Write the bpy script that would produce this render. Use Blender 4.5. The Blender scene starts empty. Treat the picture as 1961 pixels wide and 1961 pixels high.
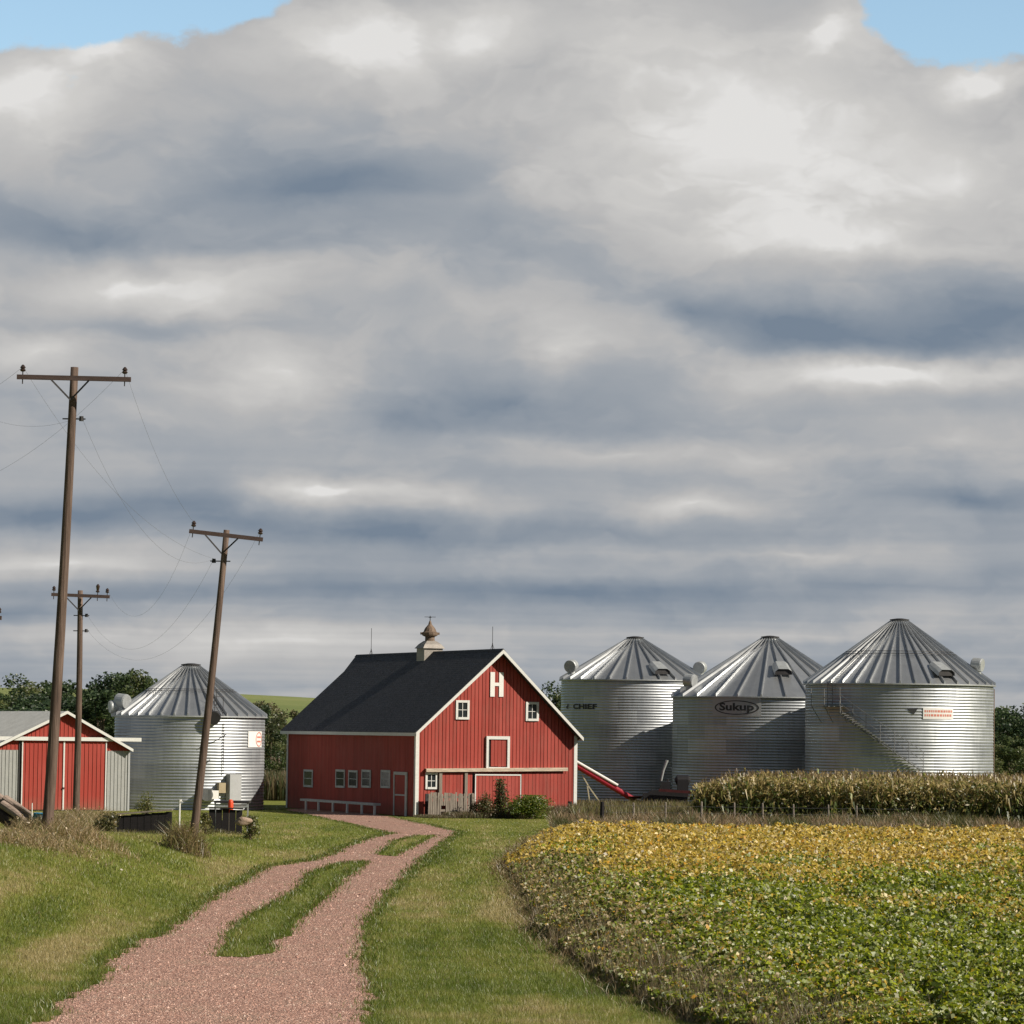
import bpy, math, random
import numpy as np
from mathutils import Vector, Matrix

random.seed(7)
rng = np.random.default_rng(11)
R = math.radians
SC = bpy.context.scene
COL = SC.collection

# ------------------------------------------------------------------ camera
F = 6680.0            # focal length in photo pixels (photo is 1961 px wide)
HCAM = 4.6
PITCH = math.atan(419.5 / F)
ROLL = R(0.7)
cam_d = bpy.data.cameras.new("camera")
cam_d.sensor_width = 36.0
cam_d.lens = 36.0 * F / 1961.0
cam_d.clip_start = 0.5
cam_d.clip_end = 20000
cam = bpy.data.objects.new("camera", cam_d)
COL.objects.link(cam)
RM = Matrix.Rotation(math.pi / 2 + PITCH, 3, 'X') @ Matrix.Rotation(ROLL, 3, 'Z')
cam.matrix_world = Matrix.Translation((0, 0, HCAM)) @ RM.to_4x4()
SC.camera = cam
EYE = Vector((0, 0, HCAM))

def ray(px, py):
    return RM @ Vector(((px - 980.5) / F, (980.5 - py) / F, -1.0))
def at(px, py, Y):
    d = ray(px, py)
    return EYE + d * (Y / d.y)
def G(px, py, z=0.0):
    d = ray(px, py)
    return EYE + d * ((z - HCAM) / d.z)
S = 1961 / 1932.0
def Z2(X, Y): return 520 + X / 4.391, 1160 + Y / 4.391
def Z3(X, Y): return 780 + X / 4.83, 1200 + Y / 4.83
def ZS(X, Y): return X / 6.661, 1330 + Y / 6.661
def ZL(X, Y): return 220 + X / 5.52, 1250 + Y / 5.52
def ZA(X, Y): return 1060 + X / 4.953, 1200 + Y / 4.953
def ZB(X, Y): return 1280 + X / 4.953, 1200 + Y / 4.953
def ZC(X, Y): return 1530 + X / 4.483, 1170 + Y / 4.483
def ZM(X, Y): return 1100 + X / 6.44, 1430 + Y / 6.44
def ZW(X, Y): return 180 + X / 6.0375, 1500 + Y / 6.0375

# ------------------------------------------------------------------ tagging
def tag(o, label=None, cat=None, group=None, kind=None):
    if label: o["label"] = label
    if cat: o["category"] = cat
    if group: o["group"] = group
    if kind: o["kind"] = kind
    return o
def thing(name, loc, rz=0.0, label=None, cat=None, group=None):
    o = bpy.data.objects.new(name, None)
    o.empty_display_size = 0.3
    COL.objects.link(o)
    o.location = loc
    o.rotation_euler = (0, 0, rz)
    return tag(o, label, cat, group)
def copy_tree(o, parent=None):
    c = o.copy(); COL.objects.link(c)
    if parent: c.parent = parent
    for ch in [x for x in SC.objects if x.parent == o]:
        copy_tree(ch, c)
    return c

# ------------------------------------------------------------------ materials
MATS = {}
class NT:
    def __init__(s, nt): s.nt = nt
    def n(s, t, **kw):
        nd = s.nt.nodes.new(t)
        for k, v in kw.items():
            if k == 'ins':
                for kk, vv in v.items():
                    if hasattr(vv, 'is_linked') or isinstance(vv, bpy.types.NodeSocket):
                        s.nt.links.new(vv, nd.inputs[kk])
                    else:
                        nd.inputs[kk].default_value = vv
            else: setattr(nd, k, v)
        return nd
    def ramp(s, fac, stops, interp='LINEAR'):
        r = s.nt.nodes.new('ShaderNodeValToRGB')
        r.color_ramp.interpolation = interp
        e = r.color_ramp.elements
        while len(e) < len(stops): e.new(0.5)
        for el, (p, c) in zip(e, stops):
            el.position = p; el.color = (c[0], c[1], c[2], 1)
        s.nt.links.new(fac, r.inputs[0])
        return r.outputs[0]
    def math(s, op, a, b=0.0, c=None, clamp=False):
        m = s.nt.nodes.new('ShaderNodeMath'); m.operation = op; m.use_clamp = clamp
        for i, v in enumerate((a, b) if c is None else (a, b, c)):
            if isinstance(v, bpy.types.NodeSocket): s.nt.links.new(v, m.inputs[i])
            else: m.inputs[i].default_value = v
        return m.outputs[0]
    def mix(s, fac, a, b, mode='MIX'):
        m = s.nt.nodes.new('ShaderNodeMix'); m.data_type = 'RGBA'; m.blend_type = mode
        for i, v in ((0, fac), (6, a), (7, b)):
            if isinstance(v, bpy.types.NodeSocket): s.nt.links.new(v, m.inputs[i])
            else: m.inputs[i].default_value = v if i == 0 else (v[0], v[1], v[2], 1)
        return m.outputs[2]
    def noise(s, vec, scale, detail=3, rough=0.55, dist=0.0, out=0):
        n = s.n('ShaderNodeTexNoise', ins={'Scale': scale, 'Detail': detail, 'Roughness': rough, 'Distortion': dist})
        if vec is not None: s.nt.links.new(vec, n.inputs['Vector'])
        return n.outputs[out]

def mat(name, fn):
    if name in MATS: return MATS[name]
    m = bpy.data.materials.new(name); m.use_nodes = True
    nt = m.node_tree; nt.nodes.clear()
    t = NT(nt)
    out = t.n('ShaderNodeOutputMaterial')
    sh = fn(t)
    nt.links.new(sh, out.inputs[0])
    MATS[name] = m
    return m
def principled(t, color, rough=0.6, metal=0.0, spec=0.5, bump=None, bdist=0.01, bstr=1.0):
    b = t.n('ShaderNodeBsdfPrincipled')
    for k, v in (('Base Color', color), ('Roughness', rough), ('Metallic', metal), ('Specular IOR Level', spec)):
        if isinstance(v, bpy.types.NodeSocket): t.nt.links.new(v, b.inputs[k])
        elif k == 'Base Color': b.inputs[k].default_value = (v[0], v[1], v[2], 1)
        else: b.inputs[k].default_value = v
    if bump is not None:
        bp = t.n('ShaderNodeBump', ins={'Height': bump, 'Distance': bdist, 'Strength': bstr})
        t.nt.links.new(bp.outputs[0], b.inputs['Normal'])
    return b.outputs[0]

def pos(t): return t.n('ShaderNodeNewGeometry').outputs['Position']
def objc(t): return t.n('ShaderNodeTexCoord').outputs['Object']
def scaled(t, vec, s3):
    m = t.n('ShaderNodeMapping'); m.inputs['Scale'].default_value = s3
    t.nt.links.new(vec, m.inputs['Vector']); return m.outputs[0]

def simple(name, col, rough=0.6, metal=0.0, spec=0.4, var=0.25, nscale=3.0, stretch=(1, 1, 1)):
    def fn(t):
        v = scaled(t, objc(t), stretch)
        n = t.noise(v, nscale, 4, 0.6)
        n2 = t.noise(v, nscale * 7, 3, 0.6)
        f = t.math('ADD', t.math('MULTIPLY', n, 0.6), t.math('MULTIPLY', n2, 0.4))
        lo = [c * (1 - var) for c in col]; hi = [min(1, c * (1 + var)) for c in col]
        c = t.ramp(f, [(0.3, lo), (0.7, hi)])
        return principled(t, c, rough, metal, spec, bump=n2, bdist=0.006)
    return mat(name, fn)

def board_mat(name, col, worn, amt=0.35):
    # painted vertical boards: per-board tone plus streaky wear where bare wood shows through
    def fn(t):
        a = t.n('ShaderNodeAttribute', attribute_name='tone').outputs['Fac']
        v = scaled(t, objc(t), (6, 6, 0.5))
        n = t.noise(v, 2.2, 5, 0.7)
        big = t.noise(objc(t), 0.45, 3, 0.6)
        lo = [c * 0.86 for c in col]; hi = [c * 1.12 for c in col]
        c = t.mix(a, lo, hi)
        back = t.math('LESS_THAN', a, 0.001)
        c = t.mix(back, c, [c_ * 0.35 for c_ in col])
        fac = t.math('MULTIPLY', t.math('SUBTRACT', t.math('ADD', n, t.math('MULTIPLY', big, 0.35)), 0.66, clamp=True), amt * 5, clamp=True)
        c = t.mix(fac, c, worn)
        oz = t.n('ShaderNodeSeparateXYZ'); t.nt.links.new(objc(t), oz.inputs[0])
        sp_ = t.math('MULTIPLY', t.math('SUBTRACT', 0.85, oz.outputs[2], clamp=True), t.noise(objc(t), 3.0, 4, 0.7), clamp=True)
        c = t.mix(sp_, c, (0.20, 0.13, 0.09))
        fade = t.math('MULTIPLY', t.math('SUBTRACT', t.noise(scaled(t, objc(t), (0.6, 0.6, 0.35)), 1.0, 3, 0.6), 0.46, clamp=True), 1.6, clamp=True)
        c = t.mix(fade, c, [min(1, c_ * 1.25 + 0.03) for c_ in col])
        return principled(t, c, 0.75, 0, 0.25, bump=n, bdist=0.008)
    return mat(name, fn)

RED = board_mat('red_barn_paint', (0.315, 0.052, 0.040), (0.26, 0.085, 0.065), 0.6)
RED_STEEL = board_mat('red_steel_siding', (0.315, 0.046, 0.034), (0.27, 0.075, 0.055), 0.3)
WHITE = simple('white_trim_paint', (0.62, 0.62, 0.60), 0.6, var=0.10, nscale=5, stretch=(1, 1, 3))
GREYWOOD = simple('weathered_wood', (0.21, 0.18, 0.15), 0.85, var=0.45, nscale=4, stretch=(5, 5, 0.6))
TRACKWOOD = simple('weathered_track_board', (0.46, 0.38, 0.30), 0.85, var=0.45, nscale=4, stretch=(0.5, 4, 4))
POLEWOOD = None
def _pole(t):
    v = scaled(t, objc(t), (9, 9, 0.35))
    n = t.noise(v, 2.0, 5, 0.7)
    big = t.noise(objc(t), 0.35, 2)
    f = t.math('ADD', t.math('MULTIPLY', n, 0.7), t.math('MULTIPLY', big, 0.3))
    c = t.ramp(f, [(0.28, (0.03, 0.021, 0.018)), (0.5, (0.105, 0.073, 0.058)), (0.72, (0.26, 0.19, 0.155))])
    return principled(t, c, 0.85, 0, 0.25, bump=n, bdist=0.02)
POLEWOOD = mat('creosoted_pole_wood', _pole)
DARKWOOD = simple('dark_crossarm_wood', (0.075, 0.05, 0.045), 0.85, var=0.4, nscale=3, stretch=(0.4, 5, 5))
DARKIRON_SHADE = simple('dark_iron_and_shade', (0.035, 0.033, 0.035), 0.55, 0.3, var=0.3)  # real iron parts, also the dark pieces painted as shade in gaps
GLASSY = simple('dark_insulator_glaze', (0.04, 0.025, 0.02), 0.2, 0.0, 0.8, var=0.2)
def _shingle(t):
    o = objc(t)
    br = t.n('ShaderNodeTexBrick', offset=0.5, ins={'Scale': 1.0, 'Color1': (0.036, 0.036, 0.043, 1), 'Color2': (0.066, 0.065, 0.075, 1), 'Mortar': (0.016, 0.016, 0.02, 1),
                 'Mortar Size': 0.012, 'Brick Width': 0.33, 'Row Height': 0.16})
    sw = t.n('ShaderNodeSeparateXYZ'); t.nt.links.new(o, sw.inputs[0])
    cb = t.n('ShaderNodeCombineXYZ'); t.nt.links.new(sw.outputs[1], cb.inputs[0]); t.nt.links.new(t.math('MULTIPLY', sw.outputs[2], 1.4), cb.inputs[1])
    t.nt.links.new(cb.outputs[0], br.inputs['Vector'])
    n = t.noise(o, 0.5, 4, 0.65)
    n2 = t.noise(o, 14, 3, 0.7)
    c = t.mix(t.math('MULTIPLY', n, 0.6), br.outputs[0], (0.065, 0.065, 0.075))
    c = t.mix(t.math('MULTIPLY', t.math('SUBTRACT', n2, 0.45, clamp=True), 2.8, clamp=True), c, (0.17, 0.17, 0.185))
    return principled(t, c, 0.9, 0, 0.25, bump=t.math('ADD', br.outputs[1], t.math('MULTIPLY', n2, 0.6)), bdist=-0.015)
SHINGLE = mat('dark_asphalt_shingle', _shingle)
def _galv(t, lo, hi, rough, metal, name=''):
    o = objc(t)
    a = t.n('ShaderNodeAttribute', attribute_name='tone').outputs['Fac']
    n = t.noise(o, 1.3, 4, 0.65)
    st = t.noise(scaled(t, o, (3, 3, 0.25)), 2.0, 4, 0.7)
    f = t.math('ADD', t.math('MULTIPLY', a, 0.32), t.math('ADD', t.math('MULTIPLY', n, 0.28), t.math('MULTIPLY', st, 0.40)))
    c = t.ramp(f, [(0.25, lo), (0.75, hi)])
    r = t.math('ADD', rough, t.math('MULTIPLY', n, 0.14))
    return principled(t, c, r, metal, 0.5)
GALV = mat('galvanized_wall_sheet', lambda t: _galv(t, (0.29, 0.31, 0.34), (0.54, 0.565, 0.59), 0.42, 0.72))
GALVROOF = mat('galvanized_roof_sheet', lambda t: _galv(t, (0.34, 0.355, 0.375), (0.50, 0.515, 0.53), 0.30, 0.78))
GALVDULL = simple('dull_galvanized_steel', (0.42, 0.44, 0.45), 0.5, 0.5, var=0.2)
STAIRM = simple('weathered_stair_steel', (0.17, 0.175, 0.18), 0.55, 0.5, var=0.3)
STEELSIDE = simple('grey_corrugated_siding', (0.33, 0.335, 0.33), 0.6, 0.25, var=0.12, nscale=2)
STEELROOF = simple('grey_metal_roofing', (0.28, 0.29, 0.295), 0.55, 0.3, var=0.18, nscale=1.5)
PANE = mat('dark_window_glass', lambda t: principled(t, (0.02, 0.025, 0.028), 0.25, 0, 0.15))
INK = simple('black_lettering_paint', (0.03, 0.032, 0.035), 0.6, var=0.2)
SIGNWHITE = simple('white_sign_panel', (0.72, 0.71, 0.69), 0.5, var=0.04)
SIGNRED = simple('red_sign_ink', (0.56, 0.19, 0.14), 0.6, var=0.15)
RUST = simple('rusty_cupola_metal', (0.15, 0.105, 0.075), 0.7, 0.2, var=0.7, nscale=3.5)
CUPGREY = simple('pale_cupola_metal', (0.30, 0.275, 0.25), 0.6, 0.3, var=0.25, nscale=2.5)
AUGRED = simple('red_auger_paint', (0.27, 0.013, 0.025), 0.4, var=0.25)
DARKRED = simple('dark_red_machine_paint', (0.045, 0.006, 0.007), 0.5, var=0.4)
RUBBER = simple('black_rubber', (0.02, 0.02, 0.022), 0.8, var=0.3)
BLACKTIMBER_SHADE = simple('black_timber_and_shade', (0.012, 0.010, 0.011), 0.9, var=0.6, nscale=5, stretch=(0.6, 3, 4))  # black timber posts; on the low walls the black stands for shade
BLACKPAINT = simple('black_machine_paint', (0.010, 0.009, 0.011), 0.6, var=0.4)
YELLOWSTRAP = simple('pale_yellow_steel', (0.45, 0.42, 0.30), 0.6, var=0.2)
BLUE = simple('blue_plastic', (0.03, 0.32, 0.62), 0.45, var=0.1)
ORANGE = simple('orange_red_plastic', (0.72, 0.07, 0.02), 0.5, var=0.15)
TAN = simple('tan_painted_box', (0.34, 0.28, 0.18), 0.6, var=0.15)
LIGHTGREY = simple('light_grey_enclosure', (0.36, 0.37, 0.38), 0.5, var=0.1)
STONE = simple('tan_field_stone', (0.27, 0.20, 0.155), 0.9, var=0.35, nscale=3)
LOGSKIN = simple('grey_log_wood', (0.26, 0.20, 0.165), 0.85, var=0.5, nscale=4, stretch=(0.5, 4, 4))
LOGEND = simple('dark_log_end', (0.05, 0.035, 0.028), 0.9, var=0.5, nscale=6)
BARK = simple('tree_bark', (0.10, 0.075, 0.055), 0.9, var=0.4, nscale=3, stretch=(3, 3, 0.7))
WIREM = simple('grey_line_wire', (0.2, 0.2, 0.21), 0.5, 0.5, var=0.1)

def _leaf(t, trans=0.4):
    a = t.n('ShaderNodeAttribute', attribute_name='col').outputs['Color']
    d = t.n('ShaderNodeBsdfDiffuse', ins={'Color': a, 'Roughness': 0.5}).outputs[0]
    tr = t.n('ShaderNodeBsdfTranslucent', ins={'Color': a}).outputs[0]
    g = t.n('ShaderNodeBsdfGlossy', ins={'Color': (1, 1, 1, 1), 'Roughness': 0.45}).outputs[0]
    m = t.n('ShaderNodeMixShader', ins={0: trans}); t.nt.links.new(d, m.inputs[1]); t.nt.links.new(tr, m.inputs[2])
    m2 = t.n('ShaderNodeMixShader', ins={0: 0.035}); t.nt.links.new(m.outputs[0], m2.inputs[1]); t.nt.links.new(g, m2.inputs[2])
    return m2.outputs[0]
LEAF = mat('leaf_blades', _leaf)
def _grassground(t):
    p = pos(t)
    n1 = t.noise(p, 0.16, 3, 0.6); n2 = t.noise(p, 1.3, 4, 0.7); n3 = t.noise(p, 11, 3, 0.7)
    f = t.math('ADD', t.math('MULTIPLY', n1, 0.45), t.math('ADD', t.math('MULTIPLY', n2, 0.35), t.math('MULTIPLY', n3, 0.2)))
    c = t.ramp(f, [(0.32, (0.085, 0.10, 0.02)), (0.46, (0.14, 0.16, 0.032)), (0.60, (0.20, 0.205, 0.055)), (0.74, (0.26, 0.225, 0.095))])
    return principled(t, c, 0.95, 0, 0.1, bump=n3, bdist=0.05)
GRASSM = mat('lawn_ground', _grassground)
def _hill(t):
    p = pos(t)
    n1 = t.noise(p, 0.006, 3, 0.6); n2 = t.noise(p, 0.08, 4, 0.7)
    f = t.math('ADD', t.math('MULTIPLY', n1, 0.6), t.math('MULTIPLY', n2, 0.4))
    c = t.ramp(f, [(0.35, (0.12, 0.155, 0.055)), (0.5, (0.165, 0.195, 0.07)), (0.65, (0.21, 0.225, 0.09))])
    return principled(t, c, 0.95, 0, 0.1)
HILLM = mat('hill_pasture', _hill)
def _gravel(t):
    p = pos(t)
    v = t.n('ShaderNodeTexVoronoi', ins={'Scale': 16.0}); t.nt.links.new(p, v.inputs['Vector'])
    v2 = t.n('ShaderNodeTexVoronoi', ins={'Scale': 38.0}); t.nt.links.new(p, v2.inputs['Vector'])
    n = t.noise(p, 0.55, 4, 0.65); n2 = t.noise(p, 5, 4, 0.75)
    sep = t.n('ShaderNodeSeparateColor'); t.nt.links.new(v.outputs['Color'], sep.inputs[0])
    sep2 = t.n('ShaderNodeSeparateColor'); t.nt.links.new(v2.outputs['Color'], sep2.inputs[0])
    f = t.math('ADD', t.math('MULTIPLY', sep.outputs[0], 0.38), t.math('ADD', t.math('MULTIPLY', sep2.outputs[0], 0.3), t.math('MULTIPLY', n2, 0.32)))
    c = t.ramp(f, [(0.16, (0.10, 0.05, 0.038)), (0.36, (0.33, 0.19, 0.15)), (0.60, (0.49, 0.30, 0.24)), (0.92, (0.64, 0.46, 0.39))])
    c = t.mix(t.math('MULTIPLY', t.math('SUBTRACT', n, 0.48, clamp=True), 3.0, clamp=True), c, (0.38, 0.28, 0.21))
    c = t.mix(t.math('MULTIPLY', t.math('SUBTRACT', t.noise(p, 0.9, 5, 0.7), 0.52, clamp=True), 3.0, clamp=True), c, (0.26, 0.14, 0.11))
    h = t.math('ADD', t.math('MULTIPLY', v.outputs['Distance'], -1), t.math('MULTIPLY', v2.outputs['Distance'], -0.5))
    return principled(t, c, 0.9, 0, 0.2, bump=h, bdist=0.06)
GRAVELM = mat('pink_quartzite_gravel', _gravel)
def _stone(t):
    a = t.n('ShaderNodeAttribute', attribute_name='col').outputs['Color']
    return principled(t, a, 0.85, 0, 0.3)
STONECOL = mat('loose_gravel_stone', _stone)
SOIL = simple('field_soil', (0.085, 0.062, 0.04), 0.95, var=0.4, nscale=1.2)

# ------------------------------------------------------------------ mesh builder
class MB:
    def __init__(s): s.v = []; s.f = []; s.t = []; s.mi = []
    def add(s, vs, fs, tone=0.5, mi=0):
        b = len(s.v); s.v += [tuple(v) for v in vs]
        for f in fs:
            s.f.append(tuple(b + i for i in f)); s.t.append(tone); s.mi.append(mi)
    def box(s, c, d, M=None, tone=0.5, mi=0):
        x, y, z = d[0] / 2, d[1] / 2, d[2] / 2
        vs = [Vector(c) + Vector((i * x, j * y, k * z)) for i in (-1, 1) for j in (-1, 1) for k in (-1, 1)] if M is None else \
             [M @ Vector((i * x, j * y, k * z)) + Vector(c) for i in (-1, 1) for j in (-1, 1) for k in (-1, 1)]
        s.add(vs, [(0, 1, 3, 2), (4, 6, 7, 5), (0, 4, 5, 1), (2, 3, 7, 6), (0, 2, 6, 4), (1, 5, 7, 3)], tone, mi)
    def bb(s, a, b, tone=0.5, mi=0):
        s.box([(a[i] + b[i]) / 2 for i in range(3)], [abs(b[i] - a[i]) for i in range(3)], None, tone, mi)
    def beam(s, p, q, w, h, up=(0, 0, 1), tone=0.5, mi=0):
        p = Vector(p); q = Vector(q); d = (q - p); L = d.length; d.normalize()
        sd = d.cross(Vector(up))
        if sd.length < 1e-4: sd = d.cross(Vector((0, 1, 0)))
        sd.normalize(); u = sd.cross(d)
        M = Matrix((d, sd, u)).transposed()
        s.box((p + q) / 2, (L, w, h), M, tone, mi)
    def tube(s, pts, rad, seg=10, tone=0.5, cap=True, mi=0):
        pts = [Vector(p) for p in pts]
        if not hasattr(rad, '__len__'): rad = [rad] * len(pts)
        rings = []
        prev = None
        for i, p in enumerate(pts):
            d = (pts[min(i + 1, len(pts) - 1)] - pts[max(i - 1, 0)]).normalized()
            if prev is None:
                a = d.orthogonal().normalized()
            else:
                a = (prev - d * prev.dot(d)).normalized()
            prev = a
            b = d.cross(a)
            rings.append([p + (a * math.cos(2 * math.pi * k / seg) + b * math.sin(2 * math.pi * k / seg)) * rad[i] for k in range(seg)])
        vs = [v for r in rings for v in r]; fs = []
        for i in range(len(pts) - 1):
            for k in range(seg):
                k2 = (k + 1) % seg
                fs.append((i * seg + k, i * seg + k2, (i + 1) * seg + k2, (i + 1) * seg + k))
        if cap:
            fs.append(tuple(range(seg))[::-1]); fs.append(tuple((len(pts) - 1) * seg + k for k in range(seg)))
        s.add(vs, fs, tone, mi)
    def lathe(s, prof, seg=24, c=(0, 0, 0), tone=0.5, mi=0, M=None):
        vs = []; fs = []
        for r, z in prof:
            for k in range(seg):
                a = 2 * math.pi * k / seg
                v = Vector((r * math.sin(a), -r * math.cos(a), z))
                if M is not None: v = M @ v
                vs.append(v + Vector(c))
        for i in range(len(prof) - 1):
            for k in range(seg):
                k2 = (k + 1) % seg
                fs.append((i * seg + k, i * seg + k2, (i + 1) * seg + k2, (i + 1) * seg + k))
        s.add(vs, fs, tone, mi)
    def prism(s, poly, off, tone=0.5, mi=0):
        # poly: list of 3d points, off: extrusion vector
        n = len(poly); a = [Vector(p) for p in poly]; b = [p + Vector(off) for p in a]
        fs = [tuple(range(n)), tuple(range(2 * n - 1, n - 1, -1))] + [(i, (i + 1) % n + 0, (i + 1) % n + n, i + n) for i in range(n)]
        s.add(a + b, fs, tone, mi)
    def build(s, name, m, parent=None, smooth=False, mats=None):
        me = bpy.data.meshes.new(name)
        me.from_pydata(s.v, [], s.f)
        at_ = me.attributes.new('tone', 'FLOAT', 'FACE')
        at_.data.foreach_set('value', s.t)
        me.materials.append(m)
        for mm in (mats or []): me.materials.append(mm)
        me.polygons.foreach_set('material_index', s.mi)
        if smooth: me.polygons.foreach_set('use_smooth', [True] * len(me.polygons))
        me.update()
        o = bpy.data.objects.new(name, me); COL.objects.link(o)
        if parent is not None: o.parent = parent
        return o

def fast_mesh(name, verts, k, cols, m, parent=None, nper=None):
    """verts (N*k,3), polygons of k consecutive vertices, cols (N,3) per polygon"""
    n = len(verts) // k
    me = bpy.data.meshes.new(name)
    me.vertices.add(n * k); me.vertices.foreach_set('co', np.ascontiguousarray(verts, dtype=np.float32).ravel())
    me.loops.add(n * k); me.loops.foreach_set('vertex_index', np.arange(n * k, dtype=np.int32))
    me.polygons.add(n)
    me.polygons.foreach_set('loop_start', np.arange(0, n * k, k, dtype=np.int32))
    me.polygons.foreach_set('loop_total', np.full(n, k, dtype=np.int32))
    me.update(calc_edges=True)
    a = me.attributes.new('col', 'FLOAT_COLOR', 'FACE')
    c4 = np.ones((n, 4), dtype=np.float32); c4[:, :3] = cols
    a.data.foreach_set('color', c4.ravel())
    me.materials.append(m)
    o = bpy.data.objects.new(name, me); COL.objects.link(o)
    if parent is not None: o.parent = parent
    return o

def unit(v): return v / (np.linalg.norm(v, axis=1, keepdims=True) + 1e-9)
def leaf_quads(c, size, nrm, asp=0.6, rng=rng):
    """diamond leaves; c (N,3), size (N,), nrm (N,3)"""
    n = len(c)
    r = rng.normal(size=(n, 3)); a = unit(np.cross(nrm, r)); b = np.cross(nrm, a)
    a = a * (size * 0.5)[:, None]; b = b * (size * 0.5 * asp)[:, None]
    fold = nrm * (size * 0.08)[:, None]
    return np.stack([c - a, c - b * 1.0 + fold, c + a, c + b + fold], axis=1).reshape(-1, 3)
def pick(pal, n, w=None, jit=0.18, rng=rng):
    pal = np.array(pal); w = np.array(w, float) if w is not None else np.ones(len(pal))
    i = rng.choice(len(pal), n, p=w / w.sum())
    return pal[i] * (1 + rng.uniform(-jit, jit, (n, 1)))

def vnoise(x, y, seed=0):
    """smooth value noise, numpy"""
    xi = np.floor(x).astype(np.int64); yi = np.floor(y).astype(np.int64)
    fx = x - xi; fy = y - yi; fx = fx * fx * (3 - 2 * fx); fy = fy * fy * (3 - 2 * fy)
    def h(a, b):
        v = (a * 374761393 + b * 668265263 + seed * 974711) & 0x7fffffff
        v = ((v ^ (v >> 13)) * 1274126177) & 0x7fffffff
        return ((v ^ (v >> 16)) & 0xffff) / 65535.0
    return (h(xi, yi) * (1 - fx) + h(xi + 1, yi) * fx) * (1 - fy) + (h(xi, yi + 1) * (1 - fx) + h(xi + 1, yi + 1) * fx) * fy
def fbm(x, y, seed=0, o=3):
    s = 0; a = 0.5; t = 0
    for i in range(o):
        s = s + a * vnoise(x, y, seed + i * 17); t += a; a *= 0.5; x = x * 2.03; y = y * 2.03
    return s / t

def inpoly(x, y, poly):
    c = np.zeros(len(x), bool); n = len(poly); j = n - 1
    for i in range(n):
        xi, yi = poly[i]; xj, yj = poly[j]
        with np.errstate(divide='ignore', invalid='ignore'):
            k = ((yi > y) != (yj > y)) & (x < (xj - xi) * (y - yi) / (yj - yi + 1e-12) + xi)
        c ^= k; j = i
    return c

# ------------------------------------------------------------------ ground plan (metres)
def gp(pts, s=S):
    return [(lambda p: (p.x, p.y))(G(x * s, y * s)) for x, y in pts]
drive_px = [(75, 1932), (105, 1905), (135, 1880), (190, 1852), (212, 1808), (255, 1785), (300, 1765), (355, 1728), (400, 1698), (440, 1676), (472, 1657), (500, 1638), (545, 1632),
            (592, 1625), (640, 1605), (690, 1585), (738, 1573), (690, 1563), (640, 1551), (590, 1540), (532, 1527.5), (600, 1525), (668, 1528), (730, 1540), (800, 1555), (865, 1570),
            (862, 1574), (830, 1598), (802, 1622), (772, 1652), (740, 1682), (712, 1715), (696, 1748), (690, 1790), (686, 1830), (702, 1860), (692, 1900), (690, 1932)]
drive = gp(drive_px)
drive = [(-11.5, 34.0)] + drive + [(0.0, 34.0)]
def densify(poly, step, amp, seed, closed=True):
    out = []; n = len(poly)
    for i in range(n if closed else n - 1):
        a = Vector(poly[i]); b = Vector(poly[(i + 1) % n]); L = (b - a).length
        k = max(1, int(L / step)); nn = Vector((-(b - a).y, (b - a).x)).normalized()
        for j in range(k):
            p = a.lerp(b, j / k)
            o_ = float(fbm(np.array([p.x * 1.7]), np.array([p.y * 1.7]), seed)[0] - 0.5) * 2 * amp + random.uniform(-amp, amp) * 0.25
            out.append((p.x + nn.x * o_, p.y + nn.y * o_))
    return out
strip1 = gp([(405, 1807), (425, 1790), (430, 1768), (450, 1745), (490, 1720), (530, 1702), (568, 1678), (585, 1650), (640, 1632), (690, 1629), (672, 1645), (645, 1662), (622, 1690), (592, 1712),
             (562, 1740), (545, 1768), (505, 1780), (522, 1797), (470, 1808)])
strip2 = gp([(712, 1614), (732, 1598), (748, 1586), (790, 1577), (822, 1577), (795, 1590), (775, 1602), (745, 1617)])

xl_y = [30, 50, 58, 68, 80, 92, 105, 118, 128, 140, 152, 400]
_le = [(p[1], p[0]) for p in drive[1:18]]; _le.sort()
_ly = np.array([a for a, _ in _le]); _lx = np.array([b for _, b in _le])
A_Y = [0, 48, 60, 72, 85, 101, 116, 125, 137, 148, 170, 195, 400]
A_Z = [0, 0.05, 0.35, 0.8, 1.25, 1.55, 1.10, 0.72, 0.44, 0.28, 0.04, 0, 0]
def terrain(x, y):
    x = np.asarray(x, float); y = np.asarray(y, float)
    xl = np.interp(y, _ly, _lx)
    s = np.maximum(xl - 0.4 - x, 0)
    z = np.interp(y, A_Y, A_Z) * (1 - np.exp(-(s / 3.25) ** 2))
    e = np.clip(1 - y / 42.0, 0, 1); e = e * e * (3 - 2 * e)
    z = z + 3.0 * e * (1 - 0)
    # far rise
    t = np.clip((y - 420) / 900.0, 0, 1); t = t * t * (3 - 2 * t)
    side = 1 / (1 + np.exp((x + 10 - 0 * y) / 60.0))
    z = z + t * (6.0 + 13.5 * side * np.exp(-((x + 90) / 420.0) ** 2))
    return z
def tz(x, y): return float(terrain(np.array([x]), np.array([y]))[0])

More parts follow.
